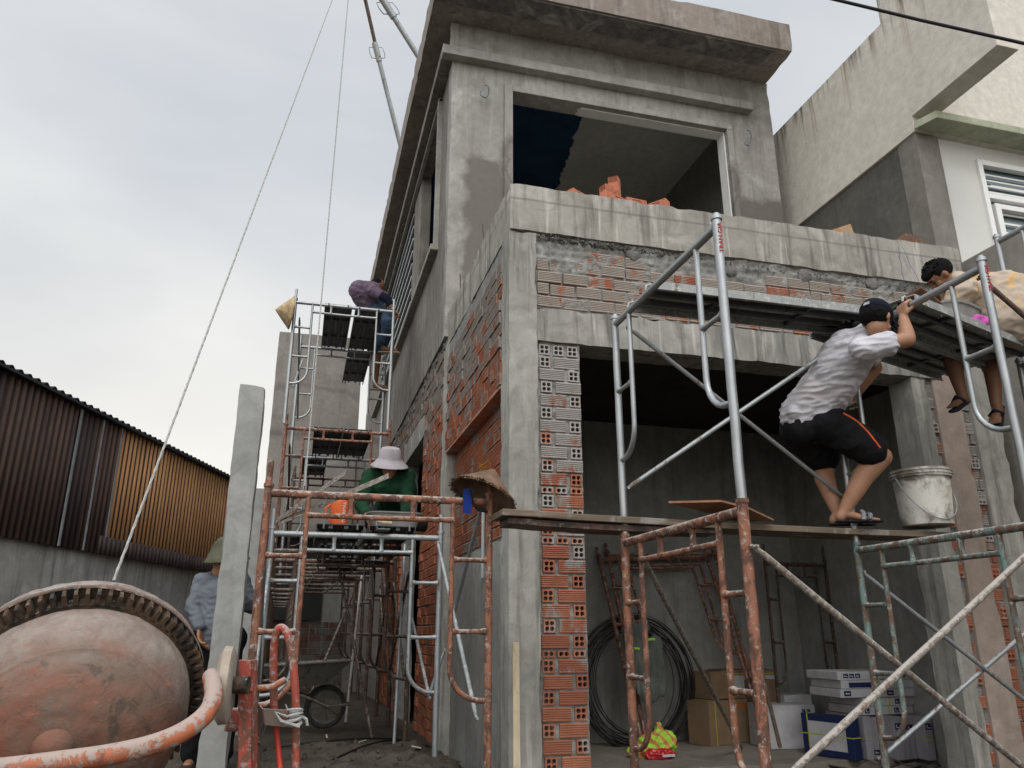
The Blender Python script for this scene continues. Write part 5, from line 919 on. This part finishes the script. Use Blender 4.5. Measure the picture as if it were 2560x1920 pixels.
def hand(wrist, fwd, palm, curl=.5, s=1.0, side=1, spread=.0):
    """palm and five separate fingers; palm = normal out of the palm, side = +1 thumb on the cross(fwd, palm) side"""
    f = V(fwd).normalized(); p = (V(palm)-f*V(palm).dot(f)).normalized(); a = f.cross(p).normalized()*side; P_ = []; w0 = V(wrist)
    for i in range(4): x = (.030-.019*i)*s; P_.append(('c', w0+f*.012*s+a*x*.55, .0135*s, w0+f*(.082-.004*abs(i-1))*s+a*x, .0105*s))
    Ls = (.040, .045, .042, .032)
    for i in range(4):
        x = (.030-.019*i)*s; b_ = w0+f*(.084-.004*abs(i-1))*s+a*x; d_ = f.copy(); ang = 0; r0 = .0088*s
        for k in range(3):
            ang += curl*(1.0, 1.25, .8)[k]*(1+.08*i); d_ = f*cos(ang)+p*sin(ang)+a*spread*(1.5-i)*.15; e_ = b_+d_*Ls[i]*(1, .68, .5)[k]*s; P_.append(('c', b_, r0, e_, r0*.9)); b_ = e_; r0 *= .92
    b_ = w0+f*.022*s+a*.026*s; 
    for k, (l_, r_) in enumerate(((.040, .0115), (.032, .0098), (.025, .0088))):
        t_ = curl*(.5+.6*k); d_ = (a*cos(t_*.6+.5)*.9+f*.75+p*(sin(t_)+.15)).normalized(); e_ = b_+d_*l_*s; P_.append(('c', b_, r_*s, e_, r_*.9*s)); b_ = e_
    return P_
M['skin'] = skin('tanned_skin', (.36,.175,.095)); M['skin_d'] = skin('dark_tanned_skin', (.22,.105,.06)); M['skin_l'] = skin('light_tanned_skin', (.37,.19,.11)); M['hair'] = fabric('black_hair', (.008,.007,.007), None, .3, 40, 1); M['eye'] = plain('dark_eye', (.03,.02,.015), .2, .1)
lil = fabric('lavender_grey_shirt', (.53,.52,.56), (.60,.585,.63), .12, 3, .35, (.43,.39,.37)); blk = fabric('black_shorts_cloth', (.008,.008,.010), (.016,.016,.018), .3, 4, .5); capm = fabric('black_cap_cloth', (.010,.012,.02), None, .3, 6, .3)
# ---- the man in the pale shirt, ducking on the timber plank -------------------------------------------------
def J(px, py, y): return P(px, py, 'Y', y)
t = thing('person', 'person in pale lavender shirt, black shorts and black cap ducking on the timber plank', 'person', (3.3, 4.1, 1.735)); PT = 1.735
hipc = J(2030, 1062, 4.06); hl, hr = hipc+V((-.03, .09, 0)), hipc+V((.03, -.09, 0)); kn1 = J(2203, 1142, 3.94); an1 = J(2112, 1280, 4.07); kn2 = J(2062, 1150, 4.30); an2 = J(2096, 1284, 4.20)
an1.z = max(an1.z, PT+.075); an2.z = max(an2.z, PT+.07); fdir = V((.92, -.25, 0)).normalized()
chest = J(2122, 884, 3.72); belly = J(2068, 975, 3.92); shN = J(2160, 870, 3.48); shF = J(2160, 846, 3.84); neck = J(2172, 830, 3.58); hc = J(2192, 800, 3.44)
elb = J(2268, 850, 3.37); wri = V((3.262, 3.42, 2.83)); hfw = V((.02, 0, 1)).normalized()
HF, HU = V((.90, .36, -.66)), V((.55, .2, .80)); tw = (hr-hl).normalized(); B_ = basis(V((.75, -.35, .05)))
prims = [('c', hl, .095, hr, .095), ('c', hipc, .12, belly, .115), ('c', belly, .12, chest, .12), ('c', shN, .055, shF, .055), ('c', neck-V((0,0,.02)), .052, hc, .05),
 ('c', hr, .092, kn1, .066), ('c', kn1, .064, kn1.lerp(an1, .35)+V((-.025, .014, 0)), .066), ('c', kn1.lerp(an1, .35)+V((-.025, .014, 0)), .066, an1, .038), ('c', hl, .09, kn2, .064), ('c', kn2, .062, kn2.lerp(an2, .35)+V((-.03, .012, 0)), .063), ('c', kn2.lerp(an2, .35)+V((-.03, .012, 0)), .063, an2, .038),
 ('c', shN, .052, elb, .044), ('c', elb, .044, elb.lerp(wri, .3), .046), ('c', elb.lerp(wri, .3), .046, wri, .028)]
fe = elb.lerp(shF, .0); el2 = J(2190, 920, 3.95); wr2 = J(2150, 975, 4.06); prims += [('c', shF, .05, el2, .039), ('c', el2, .04, wr2, .027)]+hand(wr2, (wr2-el2), V((0, -1, 0)), .5)
for an, off in ((an1, 0), (an2, .0)):
    base = V((an.x, an.y, PT)); prims += [('c', an, .034, base+V((-.025, 0, .035))+fdir*-.01, .032), ('c', base+V((0, 0, .05)), .034, base+fdir*.10+V((0, 0, .032)), .028, (fdir.cross(Z), .8)), ('c', base+fdir*.08+V((0, 0, .03)), .034, base+fdir*.15+V((0, 0, .022)), .026, (fdir.cross(Z), .6))]
    for k in range(5): sd_ = fdir.cross(Z); prims.append(('c', base+fdir*.15+sd_*(-.032+.016*k)+V((0, 0, .02)), .010, base+fdir*(.195-.006*abs(k-3))+sd_*(-.034+.017*k)+V((0, 0, .014)), .009))
prims += hand(wri, hfw, V((1, .0, .0)), .95, 1.05, side=-1)+head(hc, HF, HU, .93)
blob('body', prims, .0065, M['skin_l'], t, 3, .0015, (7, 7, 7)); 
sh = [('c', hipc+V((-.01, 0, .035)), .155, belly, .148), ('c', belly, .155, chest, .150), ('c', belly+V((0, .05, 0)), .13, chest+V((0, .09, 0)), .128), ('c', belly+V((0, -.04, 0)), .13, chest+V((0, -.07, .0)), .125), ('c', chest, .138, neck-V((.03, 0, .035)), .086), ('c', hipc+V((-.05,0,.06)), .15, belly+V((-.05,0,0)), .13), ('c', shN+V((-.01, 0, 0)), .072, shF, .072), ('c', shN, .072, shN.lerp(elb, .52), .074), ('c', shF, .08, shF.lerp(el2, .55), .078), ('c', J(1985, 1030, 4.0), .05, J(2078, 1022, 3.93), .05), ('c', J(1972, 1036, 4.15), .03, J(1990, 1000, 4.1), .06)]
blob('shirt', sh, .0065, lil, t, 3, .0095, (8, 6, 26), 3)
so1 = [('c', hl, .128, hr, .128), ('c', hipc+V((0, 0, .05)), .13, hipc-V((.05, 0, .0)), .135), ('c', hr, .125, hr.lerp(kn1, .78), .110), ('c', hl, .125, hl.lerp(kn2, .90), .112)]
shorts_ = blob('shorts', so1, .008, blk, t, 4, .008, (11, 8, 9), 7)
from mathutils.bvhtree import BVHTree
def seam(ob, parent, p0, p1, sag, name, mat, r, n=24):
    """piping sewn on a garment: follows the cloth surface"""
    me = ob.data; off = ROOT(parent); bv = BVHTree.FromPolygons([v.co+off for v in me.vertices], [tuple(p.vertices) for p in me.polygons]); q = MB(); pts = []
    for i in range(n):
        f = i/(n-1); d_ = ray(p0[0]+(p1[0]-p0[0])*f, p0[1]+(p1[1]-p0[1])*f-sag*sin(pi*f)).normalized(); h = bv.ray_cast(V((0,0,CAMZ)), d_)
        if h[0] is not None: pts.append(h[0]+h[1]*r*.4)
    if len(pts) > 2: q.tube(pts, r, 8); q.build(name, mat, parent, True)
seam(shorts_, t, (2108, 1034), (2200, 1120), 12, 'orange_stripe', plain('orange_piping', (.75,.13,.04), .7, .1), .006)
r_, f_, u_ = basis(HF, HU); cp = [('e', hc+u_*.046-f_*.016, .086, .104, .067, (r_, f_, u_)), ('e', hc+u_*.032-f_*.037, .084, .084, .056, (r_, f_, u_))]
for k in range(7): a_ = (k-3)*.22; cp.append(('c', hc+u_*.045+(f_*cos(a_)+r_*sin(a_))*.085, .008, hc+u_*(.020-.02*abs(k-3)/3)+(f_*cos(a_)+r_*sin(a_))*.165*(1-.03*abs(k-3)), .006))
cp = cp[:2]+[('c', hc+u_*.040+f_*.07-r_*.0, .010, hc+u_*.030+f_*.155, .008, (r_, 1))]+cp[2:]
blob('cap', cp, .006, capm, t, 3); q = MB(); q.box((-.012, -.003, -.012), (.012, .003, .012)); q.v = [hc+r_*(v.x*.3+.0)+(-f_)*(.118+v.y)+u_*(.015+v.z)+r_*v.x*1.1 for v in q.v]; q.build('cap_buckle', M['galv'], t)
blob('hair', [('e', hc-u_*.005-f_*.035, .082, .075, .055, (r_, f_, u_))], .006, M['hair'], t, 1, .004, (40, 40, 40)); face_bits(t, hc, HF, HU, .93)
sdl = fabric('worn_sandal', (.02,.022,.03), None, .3, 12, .5); spl = plain('white_splashed_strap', (.50,.48,.45), .8, .4, 30, c2=(.05,.07,.13))
for an in (an1, an2):
    base = V((an.x, an.y, PT)); sd_ = fdir.cross(Z); so_n = [('c', base-fdir*.04+V((0,0,.006)), .030, base+fdir*.19+V((0,0,.006)), .038, (sd_, .22))]; blob('sandal_sole', so_n, .005, sdl, t, 1)
    q = MB(); q.tube([base+fdir*.09+sd_*.045+V((0,0,.01)), base+fdir*.10+sd_*.035+V((0,0,.055)), base+fdir*.105+V((0,0,.068)), base+fdir*.10-sd_*.035+V((0,0,.055)), base+fdir*.09-sd_*.045+V((0,0,.01))], .014, 8); q.tube([base+fdir*.13+sd_*.045+V((0,0,.01)), base+fdir*.14+sd_*.03+V((0,0,.045)), base+fdir*.145+V((0,0,.052)), base+fdir*.14-sd_*.03+V((0,0,.045)), base+fdir*.13-sd_*.045+V((0,0,.01))], .014, 8); q.build('sandal_strap', spl, t, True)
# ---- the man crouching on the steel planks at the right ------------------------------------------------------
beige = fabric('beige_tshirt', (.42,.34,.27), (.48,.40,.32), .12, 4, .5)
N = NT('beige_tshirt_print'); 
def printed_shirt():
    N = NT('beige_printed_tshirt'); col = N.mix(N.noise(4, 5), (.36,.29,.23), (.48,.40,.32)); q = N.xyz(); m = N.math('MULTIPLY', N.ramp(N.noise((22, 22, 9), 4, .6, .6), .55, .58), N.ramp(N.noise(2.6, 2, off=(3, 2, 1)), .40, .46)); zz = N.math('MULTIPLY', N.ramp(q[2], .12, .17), N.ramp(q[2], .60, .52)); col = N.mix(N.math('MULTIPLY', m, zz), col, (.52,.34,.15)); N.bump(N.noise((28, 9, 13), 4, .5, 1.2), .4, .012); return N.fin(col, .95, 0, .15)
J2 = lambda px, py, y: P(px, py, 'Y', y+.12)
PS = printed_shirt(); t = thing('person', 'person with black hair in beige printed t-shirt sitting bent forward on the steel planks', 'person', (4.4, 3.6, 3.0))
hip = J2(2540, 800, 3.70); hip.z = 3.12; chest = J2(2452, 742, 3.84); nk = J2(2385, 706, 3.92); hc = J2(2350, 692, 3.96); shn = J2(2412, 728, 3.70); shf = J2(2402, 716, 4.02); back = J2(2510, 742, 3.74)
k1 = J2(2368, 862, 4.10); a1 = J2(2405, 985, 4.10); k2 = J2(2476, 880, 4.10); a2 = J2(2490, 1010, 4.08); 
h1, h2 = hip+V((-.10, .06, 0)), hip+V((.10, -.04, 0)); el = J2(2378, 768, 3.78); wr = J2(2335, 765, 3.86)
pr_ = [('c', h1, .10, h2, .10), ('c', hip, .13, back, .13), ('c', back, .13, chest, .13), ('c', chest, .10, nk, .06), ('c', nk, .055, hc, .052), ('c', shn, .06, shf, .06), ('c', h1, .088, k1, .062), ('c', k1, .06, k1.lerp(a1, .35), .06), ('c', k1.lerp(a1, .35), .06, a1, .037), ('c', h2, .088, k2, .062), ('c', k2, .06, k2.lerp(a2, .35), .06), ('c', k2.lerp(a2, .35), .06, a2, .037), ('c', shn, .05, el, .04), ('c', el, .04, wr, .027), ('c', shf, .05, J2(2345, 745, 4.1), .04), ('c', J2(2345, 745, 4.1), .04, J2(2300, 745, 4.12), .027)]
pr_ += hand(wr, V((-1, .3, -.1)), V((0, 0, -1)), .4)+hand(J2(2300, 745, 4.12), V((-1, .3, 0)), V((0, 0, -1)), .4)+head(hc, V((-.55, .40, -.75)), V((-.72, .2, .55)), 1.0)
for a_, dd in ((a1, V((-.80, -.30, -.42)).normalized()), (a2, V((-.60, -.35, -.62)).normalized())):
    sd_ = dd.cross(Z).normalized(); pr_ += [('c', a_, .037, a_+V((.01, 0, -.05)), .036), ('c', a_+V((0, 0, -.04)), .036, a_+dd*.15+V((0, 0, -.03)), .030, (sd_, .75))]+[('c', a_+dd*.14+sd_*(-.03+.015*k)+V((0,0,-.03)), .011, a_+dd*.20+sd_*(-.032+.016*k)+V((0,0,-.035)), .0095) for k in range(5)]
    upf = sd_.cross(dd).normalized(); upf = upf if upf.z > 0 else -upf; blob('sandal', [('c', a_-dd*.05-upf*.062, .036, a_+dd*.20-upf*.062, .044, (sd_, .35)), ('c', a_+dd*.10-upf*.03+sd_*.042, .012, a_+dd*.11+upf*.012, .012), ('c', a_+dd*.10-upf*.03-sd_*.042, .012, a_+dd*.11+upf*.012, .012)], .006, sdl, t, 1)
blob('body', pr_, .0075, M['skin_d'], t, 3)
blob('tshirt', [('c', hip+V((.0, 0, .0)), .19, back, .185), ('c', hip+V((-.1, 0, .02)), .15, chest, .12), ('c', back, .185, chest, .165), ('c', chest, .15, nk+V((.03, 0, 0)), .085), ('c', hip+V((0, .07, 0)), .16, chest+V((0, .08, 0)), .14), ('c', hip+V((0, -.07, 0)), .16, chest+V((0, -.08, 0)), .14), ('c', shn, .085, shf, .085), ('c', shn, .085, shn.lerp(el, .55), .085), ('c', shf, .08, J2(2372, 735, 4.05), .08), ('c', hip+V((-.12, -.02, -.01)), .12, hip+V((.12, -.02, -.01)), .14)], .009, PS, t, 4, .014, (11, 7, 12), 5)
nb_ = fabric('navy_shorts', (.012,.014,.035), None, .3, 5, .4); blob('shorts', [('c', h1, .115, h2, .115), ('c', h1, .115, h1.lerp(k1, .95), .095), ('c', h2, .115, h2.lerp(k2, .95), .095)], .009, nb_, t, 3, .007, (9, 9, 9))
r_, f_, u_ = basis(V((-.55, .40, -.75)), V((-.72, .2, .55))); hp_ = [('e', hc+u_*.032-f_*.03, .086, .100, .085, (r_, f_, u_)), ('e', hc+u_*.07+f_*.02, .07, .07, .045, (r_, f_, u_))]
for k in range(60): a_, b_ = random.uniform(0, 2*pi), random.uniform(.1, 1.2); d_ = (r_*cos(a_)*sin(b_)+f_*sin(a_)*sin(b_)+u_*cos(b_)); p_ = hc+u_*.03-f_*.02+d_*.085; hp_.append(('c', p_, .012, p_+d_*.022+f_*.006, .005))
blob('hair', hp_, .006, M['hair'], t, 1, .003, (50, 50, 50)); face_bits(t, hc, V((-.55, .40, -.75)), V((-.72, .2, .55)))
pk = blob('pink_cloth', [('c', P(2442, 798, 'Y', 3.66), .030, P(2470, 806, 'Y', 3.68), .035), ('c', P(2432, 802, 'Y', 3.66), .018, P(2460, 806, 'Y', 3.66), .03)], .006, fabric('pink_cloth', (.55,.12,.42), None, .2, 8, .5), None, 2, .008, (20, 20, 20)); tag(pk, 'crumpled bright pink cloth under the crouching man on the steel plank', 'cloth')
# ---- the person in green on the alley deck -------------------------------------------------------------------
grn = fabric('dark_green_shirt', (.007,.030,.015), (.010,.045,.020), .4, 5, .5); t = thing('person', 'person in dark green shirt and lilac bucket hat kneeling over the mortar tub', 'person', (.75, 6.5, 1.86)); Yp = 6.45
hc = J(974, 1160, 6.35); sL, sR = J(926, 1192, 6.42), J(1016, 1192, 6.42); eL, eR = J(905, 1262, 6.3), J(1020, 1265, 6.28); wL, wR = J(918, 1290, 6.12), J(1012, 1292, 6.08); hp = V((.73, 6.95, 2.06)); ch = V((.75, 6.6, 2.24)); nk = J(972, 1186, 6.42); eR.z -= .02
pr_ = [('c', hp, .14, ch, .125), ('c', sL, .058, sR, .058), ('c', ch, .10, nk, .06), ('c', nk, .052, hc, .05), ('c', sL, .048, eL, .038), ('c', eL, .038, wL, .026), ('c', sR, .048, eR, .038), ('c', eR, .038, wR, .026), ('c', hp+V((-.12, 0, 0)), .09, V((.55, 6.5, 1.93)), .065), ('c', hp+V((.12, 0, 0)), .09, V((.92, 6.5, 1.93)), .065), ('c', V((.55, 6.5, 1.92)), .06, V((.55, 6.92, 1.91)), .04), ('c', V((.92, 6.5, 1.92)), .06, V((.92, 6.92, 1.91)), .04)]
pr_ += hand(wL, V((.25, -.6, -.4)), V((.2, -.2, -1)), .45)+hand(wR, V((.35, -.5, -.55)), V((-.2, -.2, -1)), .45, side=-1)+head(hc, V((.05, -.85, -.5)), V((0, -.5, .85)), 1.0)
blob('body', pr_, .0075, M['skin'], t, 3); face_bits(t, hc, V((.05, -.85, -.5)), V((0, -.5, .85)))
blob('shirt', [('c', hp, .165, ch, .165), ('c', ch, .15, nk-V((0,0,.03)), .08), ('c', sL, .078, sR, .078), ('c', sL, .074, eL, .058), ('c', eL, .058, eL.lerp(wL, .8), .042), ('c', sR, .074, eR, .058), ('c', eR, .058, eR.lerp(wR, .8), .042), ('c', sL+V((.05,0,-.1)), .09, sR+V((-.05,0,-.1)), .09)], .009, grn, t, 3, .010, (11, 9, 9), 2)
r_, f_, u_ = basis(V((.03, -.93, -.35)), V((0, -.35, .93))); hatm = fabric('lilac_hat_cloth', (.33,.30,.32), (.39,.36,.38), .12, 9, .3); q = MB()
q.lathe([(0, .108), (.045, .106), (.074, .097), (.086, .076), (.091, .03), (.094, .012), (.125, -.022), (.155, -.050), (.156, -.054), (.125, -.028), (.092, .006)], hc+u_*.035-f_*.005, u_, 48, wob=lambda i, a: .035*mn.noise(V((cos(a)*2.2, sin(a)*2.2, i*.3)))); q.build('bucket_hat', hatm, t, True); q = MB(); q.lathe([(.0930, .030), (.0950, .020), (.0970, .008)], hc+u_*.035-f_*.005, u_, 48); q.build('hat_band', hatm, t, True)
blob('trousers', [('c', hp+V((-.1, 0, 0)), .13, hp+V((.1, 0, 0)), .13), ('c', hp+V((-.12, 0, 0)), .11, V((.55, 6.5, 1.95)), .08), ('c', hp+V((.12, 0, 0)), .11, V((.92, 6.5, 1.95)), .08)], .01, blk, t, 3)
# ---- the person bending on top of the tall stack -------------------------------------------------------------
pur = fabric('mauve_checked_shirt', (.12,.085,.125), (.16,.115,.16), .2, 30, .4); jean = fabric('faded_jeans', (.028,.05,.095), (.06,.09,.14), .4, 5, .4); t = thing('person', 'person in mauve shirt and jeans bending towards the side window on the tall stack', 'person', (.85, 10.3, 5.03)); y_ = 10.3
hip = J(928, 762, y_); ch = J(900, 728, y_-.1); sh1 = J(935, 728, y_-.35); sh2 = J(925, 724, y_+.1); el = J(968, 748, y_-.4); wr = J(985, 778, y_-.4); kn = J(972, 805, y_-.25); an = J(960, 862, y_); kn2 = J(950, 830, y_+.2); an2 = J(938, 955, y_+.5)
hc = J(945, 715, y_+.15)
pr_ = [('c', hip, .13, ch, .14), ('c', ch, .12, sh1.lerp(sh2, .5), .1), ('c', sh1, .055, sh2, .055), ('c', sh1, .05, el, .042), ('c', el, .042, wr, .03), ('c', sh2, .05, J(962, 735, y_+.2), .04), ('c', hip, .1, kn, .065), ('c', kn, .062, an, .04), ('c', hip, .1, kn2, .065), ('c', kn2, .062, an2, .04), ('c', sh1.lerp(sh2, .5), .055, hc, .05)]+hand(wr, V((.6, 0, -.5)), V((0, -.3, -1)), .5)+head(hc, V((.8, .2, -.6)), V((.6, 0, .8)), .95)
for a_ in (an, an2): pr_ += [('c', a_, .038, a_+V((0, 0, -.06)), .036), ('c', a_+V((0, 0, -.06)), .036, a_+V((.17, -.06, -.09)), .028)]; blob('sandal', [('c', a_+V((-.05, 0, -.115)), .034, a_+V((.19, -.06, -.125)), .042, (V((0,1,0)), .4))], .009, fabric('straw_sandal', (.38,.30,.20), None, .2, 12, .4), t, 1)
blob('body', pr_, .010, M['skin_d'], t, 3); blob('shirt', [('c', hip+V((-.03, 0, .02)), .175, ch, .160), ('c', ch, .15, sh1.lerp(sh2, .5), .13), ('c', sh1, .085, sh2, .085), ('c', sh1, .08, sh1.lerp(el, .4), .075)], .012, pur, t, 3, .012, (10, 8, 12)); blob('sleeve', [('c', sh1.lerp(el, .3), .068, el, .060), ('c', el, .058, el.lerp(wr, .35), .05)], .01, nb_, t, 2)
blob('jeans', [('c', hip, .16, hip+V((.03, 0, -.03)), .15), ('c', hip, .14, kn, .095), ('c', kn, .092, kn.lerp(an, .85), .07), ('c', hip, .135, kn2, .095), ('c', kn2, .09, kn2.lerp(an2, .35), .08)], .012, jean, t, 3, .012, (9, 9, 12)); blob('hair', [('e', hc+V((-.02, 0, .04)), .09, .09, .08, (UX, UY, Z))], .01, M['hair'], t, 1)
# ---- the person standing behind the tall post ----------------------------------------------------------------
gsh = fabric('grey_long_sleeves', (.11,.122,.14), (.15,.165,.19), .2, 5, .4); y_ = 6.05; gz_ = gh(-.75, 6.05); t = thing('person', 'person in grey long-sleeved shirt and conical hat half hidden by the tall concrete post', 'person', (-.62, y_, gz_))
sL, sR = J(508, 1458, y_), J(600, 1452, y_+.05); eL, wL = J(484, 1518, y_-.05), J(500, 1566, y_-.12); eR, wR = J(622, 1515, y_-.02), J(590, 1490, y_-.25); hp1, hp2 = J(520, 1600, y_), J(572, 1600, y_); nk = J(545, 1432, y_); hc = J(566, 1406, y_-.02); k1, k2 = V((hp1.x-.02, y_-.02, gz_+.47)), V((hp2.x+.03, y_-.02, gz_+.47)); a1, a2 = V((hp1.x-.03, y_+.03, gz_+.09)), V((hp2.x+.04, y_+.03, gz_+.09))
mid = (hp1+hp2)*.5; chs = (sL+sR)*.5-V((0,0,.1)); pr_ = [('c', hp1, .10, hp2, .10), ('c', mid, .12, chs, .125), ('c', sL, .055, sR, .055), ('c', nk, .05, hc, .05), ('c', sL, .048, eL, .04), ('c', eL, .038, wL, .027), ('c', sR, .048, eR, .04), ('c', eR, .038, wR, .027)]
for a_, b_, c_ in ((hp1, k1, a1), (hp2, k2, a2)): pr_ += [('c', a_, .088, b_, .06), ('c', b_, .058, c_, .038), ('c', c_-V((0,0,.05)), .034, c_+V((0, -.15, -.06)), .032)]
pr_ += hand(wL, V((.15, -.2, -1)), V((.8, -.3, .1)), .35, 1.05, side=-1)+hand(wR, V((-.5, -.5, .1)), V((0, 0, -1)), .6)+head(hc, V((.2, -1, -.15)), Z, 1.0)
blob('body', pr_, .0075, M['skin'], t, 3); face_bits(t, hc, V((.2, -1, -.15)))
blob('shirt', [('c', mid+V((0,0,.02)), .148, chs, .15), ('c', chs+V((-.06,0,0)), .13, chs+V((.06,0,0)), .13), ('c', sL, .078, sR, .078), ('c', sL, .072, eL, .060), ('c', eL, .058, wL, .042), ('c', sR, .072, eR, .06), ('c', eR, .058, wR, .042)], .009, gsh, t, 3, .009, (10, 10, 22), 4)
blob('trousers', [('c', hp1, .125, hp2, .125), ('c', hp1, .105, k1, .08), ('c', k1, .08, a1, .065), ('c', hp2, .105, k2, .08), ('c', k2, .08, a2, .065)], .010, blk, t, 3, .008, (9, 9, 9))
for a_ in (a1, a2): blob('boot', [('c', a_+V((0, .03, -.06)), .045, a_+V((0, -.16, -.065)), .045, (UX, .6)), ('c', a_+V((0, 0, .04)), .052, a_+V((0, 0, -.05)), .045)], .008, rub, t, 2)
hm = fabric('worn_khaki_hat', (.085,.085,.055), (.13,.125,.085), .3, 9, .3); q = MB(); q.lathe([(0, .15), (.06, .13), (.10, .085), (.115, .05), (.135, .01), (.16, -.03), (.158, -.034), (.125, .002), (.10, .03)], hc+V((0, 0, .045)), V((-.1, -.15, 1)), 40); q.build('conical_hat', hm, t, True)
# ------------------------------------------------------------------ last things of the room
jk = blob('jacket', [('c', P(1362, 1585, 'Y', 7.1), .06, P(1385, 1585, 'Y', 7.1), .07), ('c', P(1360, 1600, 'Y', 7.1), .08, P(1405, 1735, 'Y', 7.05), .13), ('c', P(1395, 1600, 'Y', 7.1), .07, P(1425, 1730, 'Y', 7.05), .12), ('c', P(1632, 1600, 'Y', 7.1), .0, P(1632, 1600, 'Y', 7.1), .001)][:3], .01, jm, None, 3, .02, (14, 14, 5))
bpy.data.objects.remove(jk)
JK = thing('jacket', 'grey-green work jacket hanging from the leaning frames in front of the wire coil', 'jacket', tuple(P(1620, 1600, 'Y', 7.15))); blob('jacket_body', [('c', P(1590, 1570, 'Y', 7.15), .05, P(1610, 1568, 'Y', 7.15), .06, (UX, .5)), ('c', P(1595, 1590, 'Y', 7.15), .09, P(1622, 1725, 'Y', 7.1), .12, (UX, .45)), ('c', P(1640, 1600, 'Y', 7.12), .06, P(1652, 1722, 'Y', 7.1), .07, (UX, .5))], .009, jm, JK, 3, .018, (16, 10, 5))
for (a_, b_) in ((P(1575, 1622, 'Y', 7.04), P(1598, 1622, 'Y', 7.02)), (P(1618, 1600, 'Y', 7.03), P(1636, 1598, 'Y', 7.03))): q = MB(); q.tube([a_, a_.lerp(b_, .5)+V((0, -.02, .004)), b_], .011, 8); q.build('reflective_strip', hv, JK, True)
vc = P(1635, 1838, 'Y', 6.9); vc.z = .09; VT = thing('safety_vest', 'crumpled yellow-green safety vest with orange stripes on the room floor', 'vest', (vc.x, 6.9, .05))
N = NT('vest_stripes'); q_ = N.xyz(); st_ = N.math('FRACT', N.math('ADD', N.math('MULTIPLY', N.math('ADD', q_[0], q_[2]), 9), N.noise(6, 3))); VM = N.mix(N.math('LESS_THAN', st_, .38), (.38,.66,.07), (.62,.22,.10)); N.bump(N.noise(30, 4), .5, .01); VM = N.fin(VM, .8)
blob('vest_cloth', [('e', vc+V((-.02, 0, .05)), .14, .1, .09, (UX, UY, Z)), ('e', vc+V((.08, -.02, .07)), .11, .08, .10, (UX, UY, Z)), ('e', vc+V((-.17, -.04, .01)), .10, .08, .05, (UX, UY, Z)), ('c', vc+V((.0, 0, .08)), .05, vc+V((.06, .03, .2)), .03)], .009, VM, VT, 2, .035, (13, 13, 13))
rc = P(1655, 1872, 'Y', 6.75); RB = thing('plastic_bag', 'small shiny red plastic bag lying in front of the safety vest', 'bag', (rc.x, 6.75, .05)); blob('bag_body', [('e', V((rc.x, 6.75, .09)), .12, .06, .045, (UX, UY, Z)), ('e', V((rc.x-.09, 6.76, .085)), .07, .05, .05, (UX, UY, Z))], .008, plain('red_plastic', (.55,.02,.03), .3, .2, 20, spec=.7), RB, 2, .016, (22, 22, 22)); MB().box((rc.x-.03, 6.683, .075), (rc.x+.09, 6.690, .095)).build('white_label', whitec, RB)
cb = P(2092, 1530, 'Y', 7.8); q = MB()
for k in range(16): q.tube([cb+V((.05*cos(a+k)+.012*random.random(), -.02-.004*k*.8, .11*sin(a+k*.3)+.015*random.random())) for a in [i*2*pi/18 for i in range(19)]], .0035, 5, cap=False)
q.tube([cb+V((0, -.02, .11)), cb+V((.005, -.02, .22))], .004, 5); tag(q.build('cable_bunch', plain('black_wire', (.012,.012,.013), .6), None, True), 'bunch of coiled black cable hanging on the room wall', 'cable')
for i, pts in enumerate(([(.3, 5.9), (.6, 6.6), (.9, 7.1), (1.2, 7.3)], [(-.1, 7.0), (.4, 7.1), (.9, 7.35), (1.25, 7.6)])):
    pp = [V((x, y, gh(x, y)+.012)) for x, y in pts]; q = MB(); q.tube([v+V((0, 0, .0)) for v in smooth_path(pp, 8)], .008, 8); tag(q.build('ground_cable', plain('black_hose', (.012,.012,.012), .6), None, True), ['black cable lying on the mud in front of the wheelbarrow', 'black cable lying on the mud behind the wheelbarrow'][i], 'cable')
q = MB(); random.seed(11)
for k in range(420):
    x, y = random.uniform(-.4, 1.25), random.uniform(4.9, 7.0); s_ = random.choice((.005, .007, .010, .017))*random.uniform(.6, 1.3); c = V((x, y, gh(x, y)+s_*.3)); R_ = Matrix.Rotation(random.uniform(0, 6), 3, V((random.uniform(-1,1), random.uniform(-1,1), 1)).normalized())
    q.add([c+R_ @ V((a_*s_, b_*s_*random.uniform(.5, 1), c_*s_*random.uniform(.3, .8))) for a_, b_, c_ in ((1,1,-1),(-1,1,-1),(-1,-1,-1),(1,-1,-1),(.7,.8,1),(-.8,.7,1),(-.7,-.7,1),(.8,-.8,1))], [(0,3,2,1),(4,5,6,7),(0,1,5,4),(1,2,6,5),(2,3,7,6),(3,0,4,7)])
rb_ = tag(q.build('mud_crumbs', M['mud']), 'loose clods and chips scattered over the mud of the alley', 'clods'); rb_['kind'] = 'stuff'
cm = plain('pale_chip', (.45,.42,.36), .8, .2)
for k, (px, py) in enumerate(((815, 1866), (905, 1857), (1040, 1898))):
    p = P(px, py, 'Z', .23); q = MB(); a = random.uniform(0, 3); u = V((cos(a), sin(a), .2))*.035; s_ = V((-sin(a), cos(a), 0))*.006; z_ = gh(p.x, p.y)+.03; p = V((p.x, p.y, z_)); q.prism([p-u-s_, p+u-s_, p+u+s_, p-u+s_], (0, 0, .006)); tag(q.build('wood_chip', cm), ['small pale chip on the mud left of the others, under the red lever', 'pale split chip on the mud in the middle of the alley mouth', 'pale chip on the mud nearest the foot of the grey frame'][k], 'wood chip', 'pale chips on the mud')
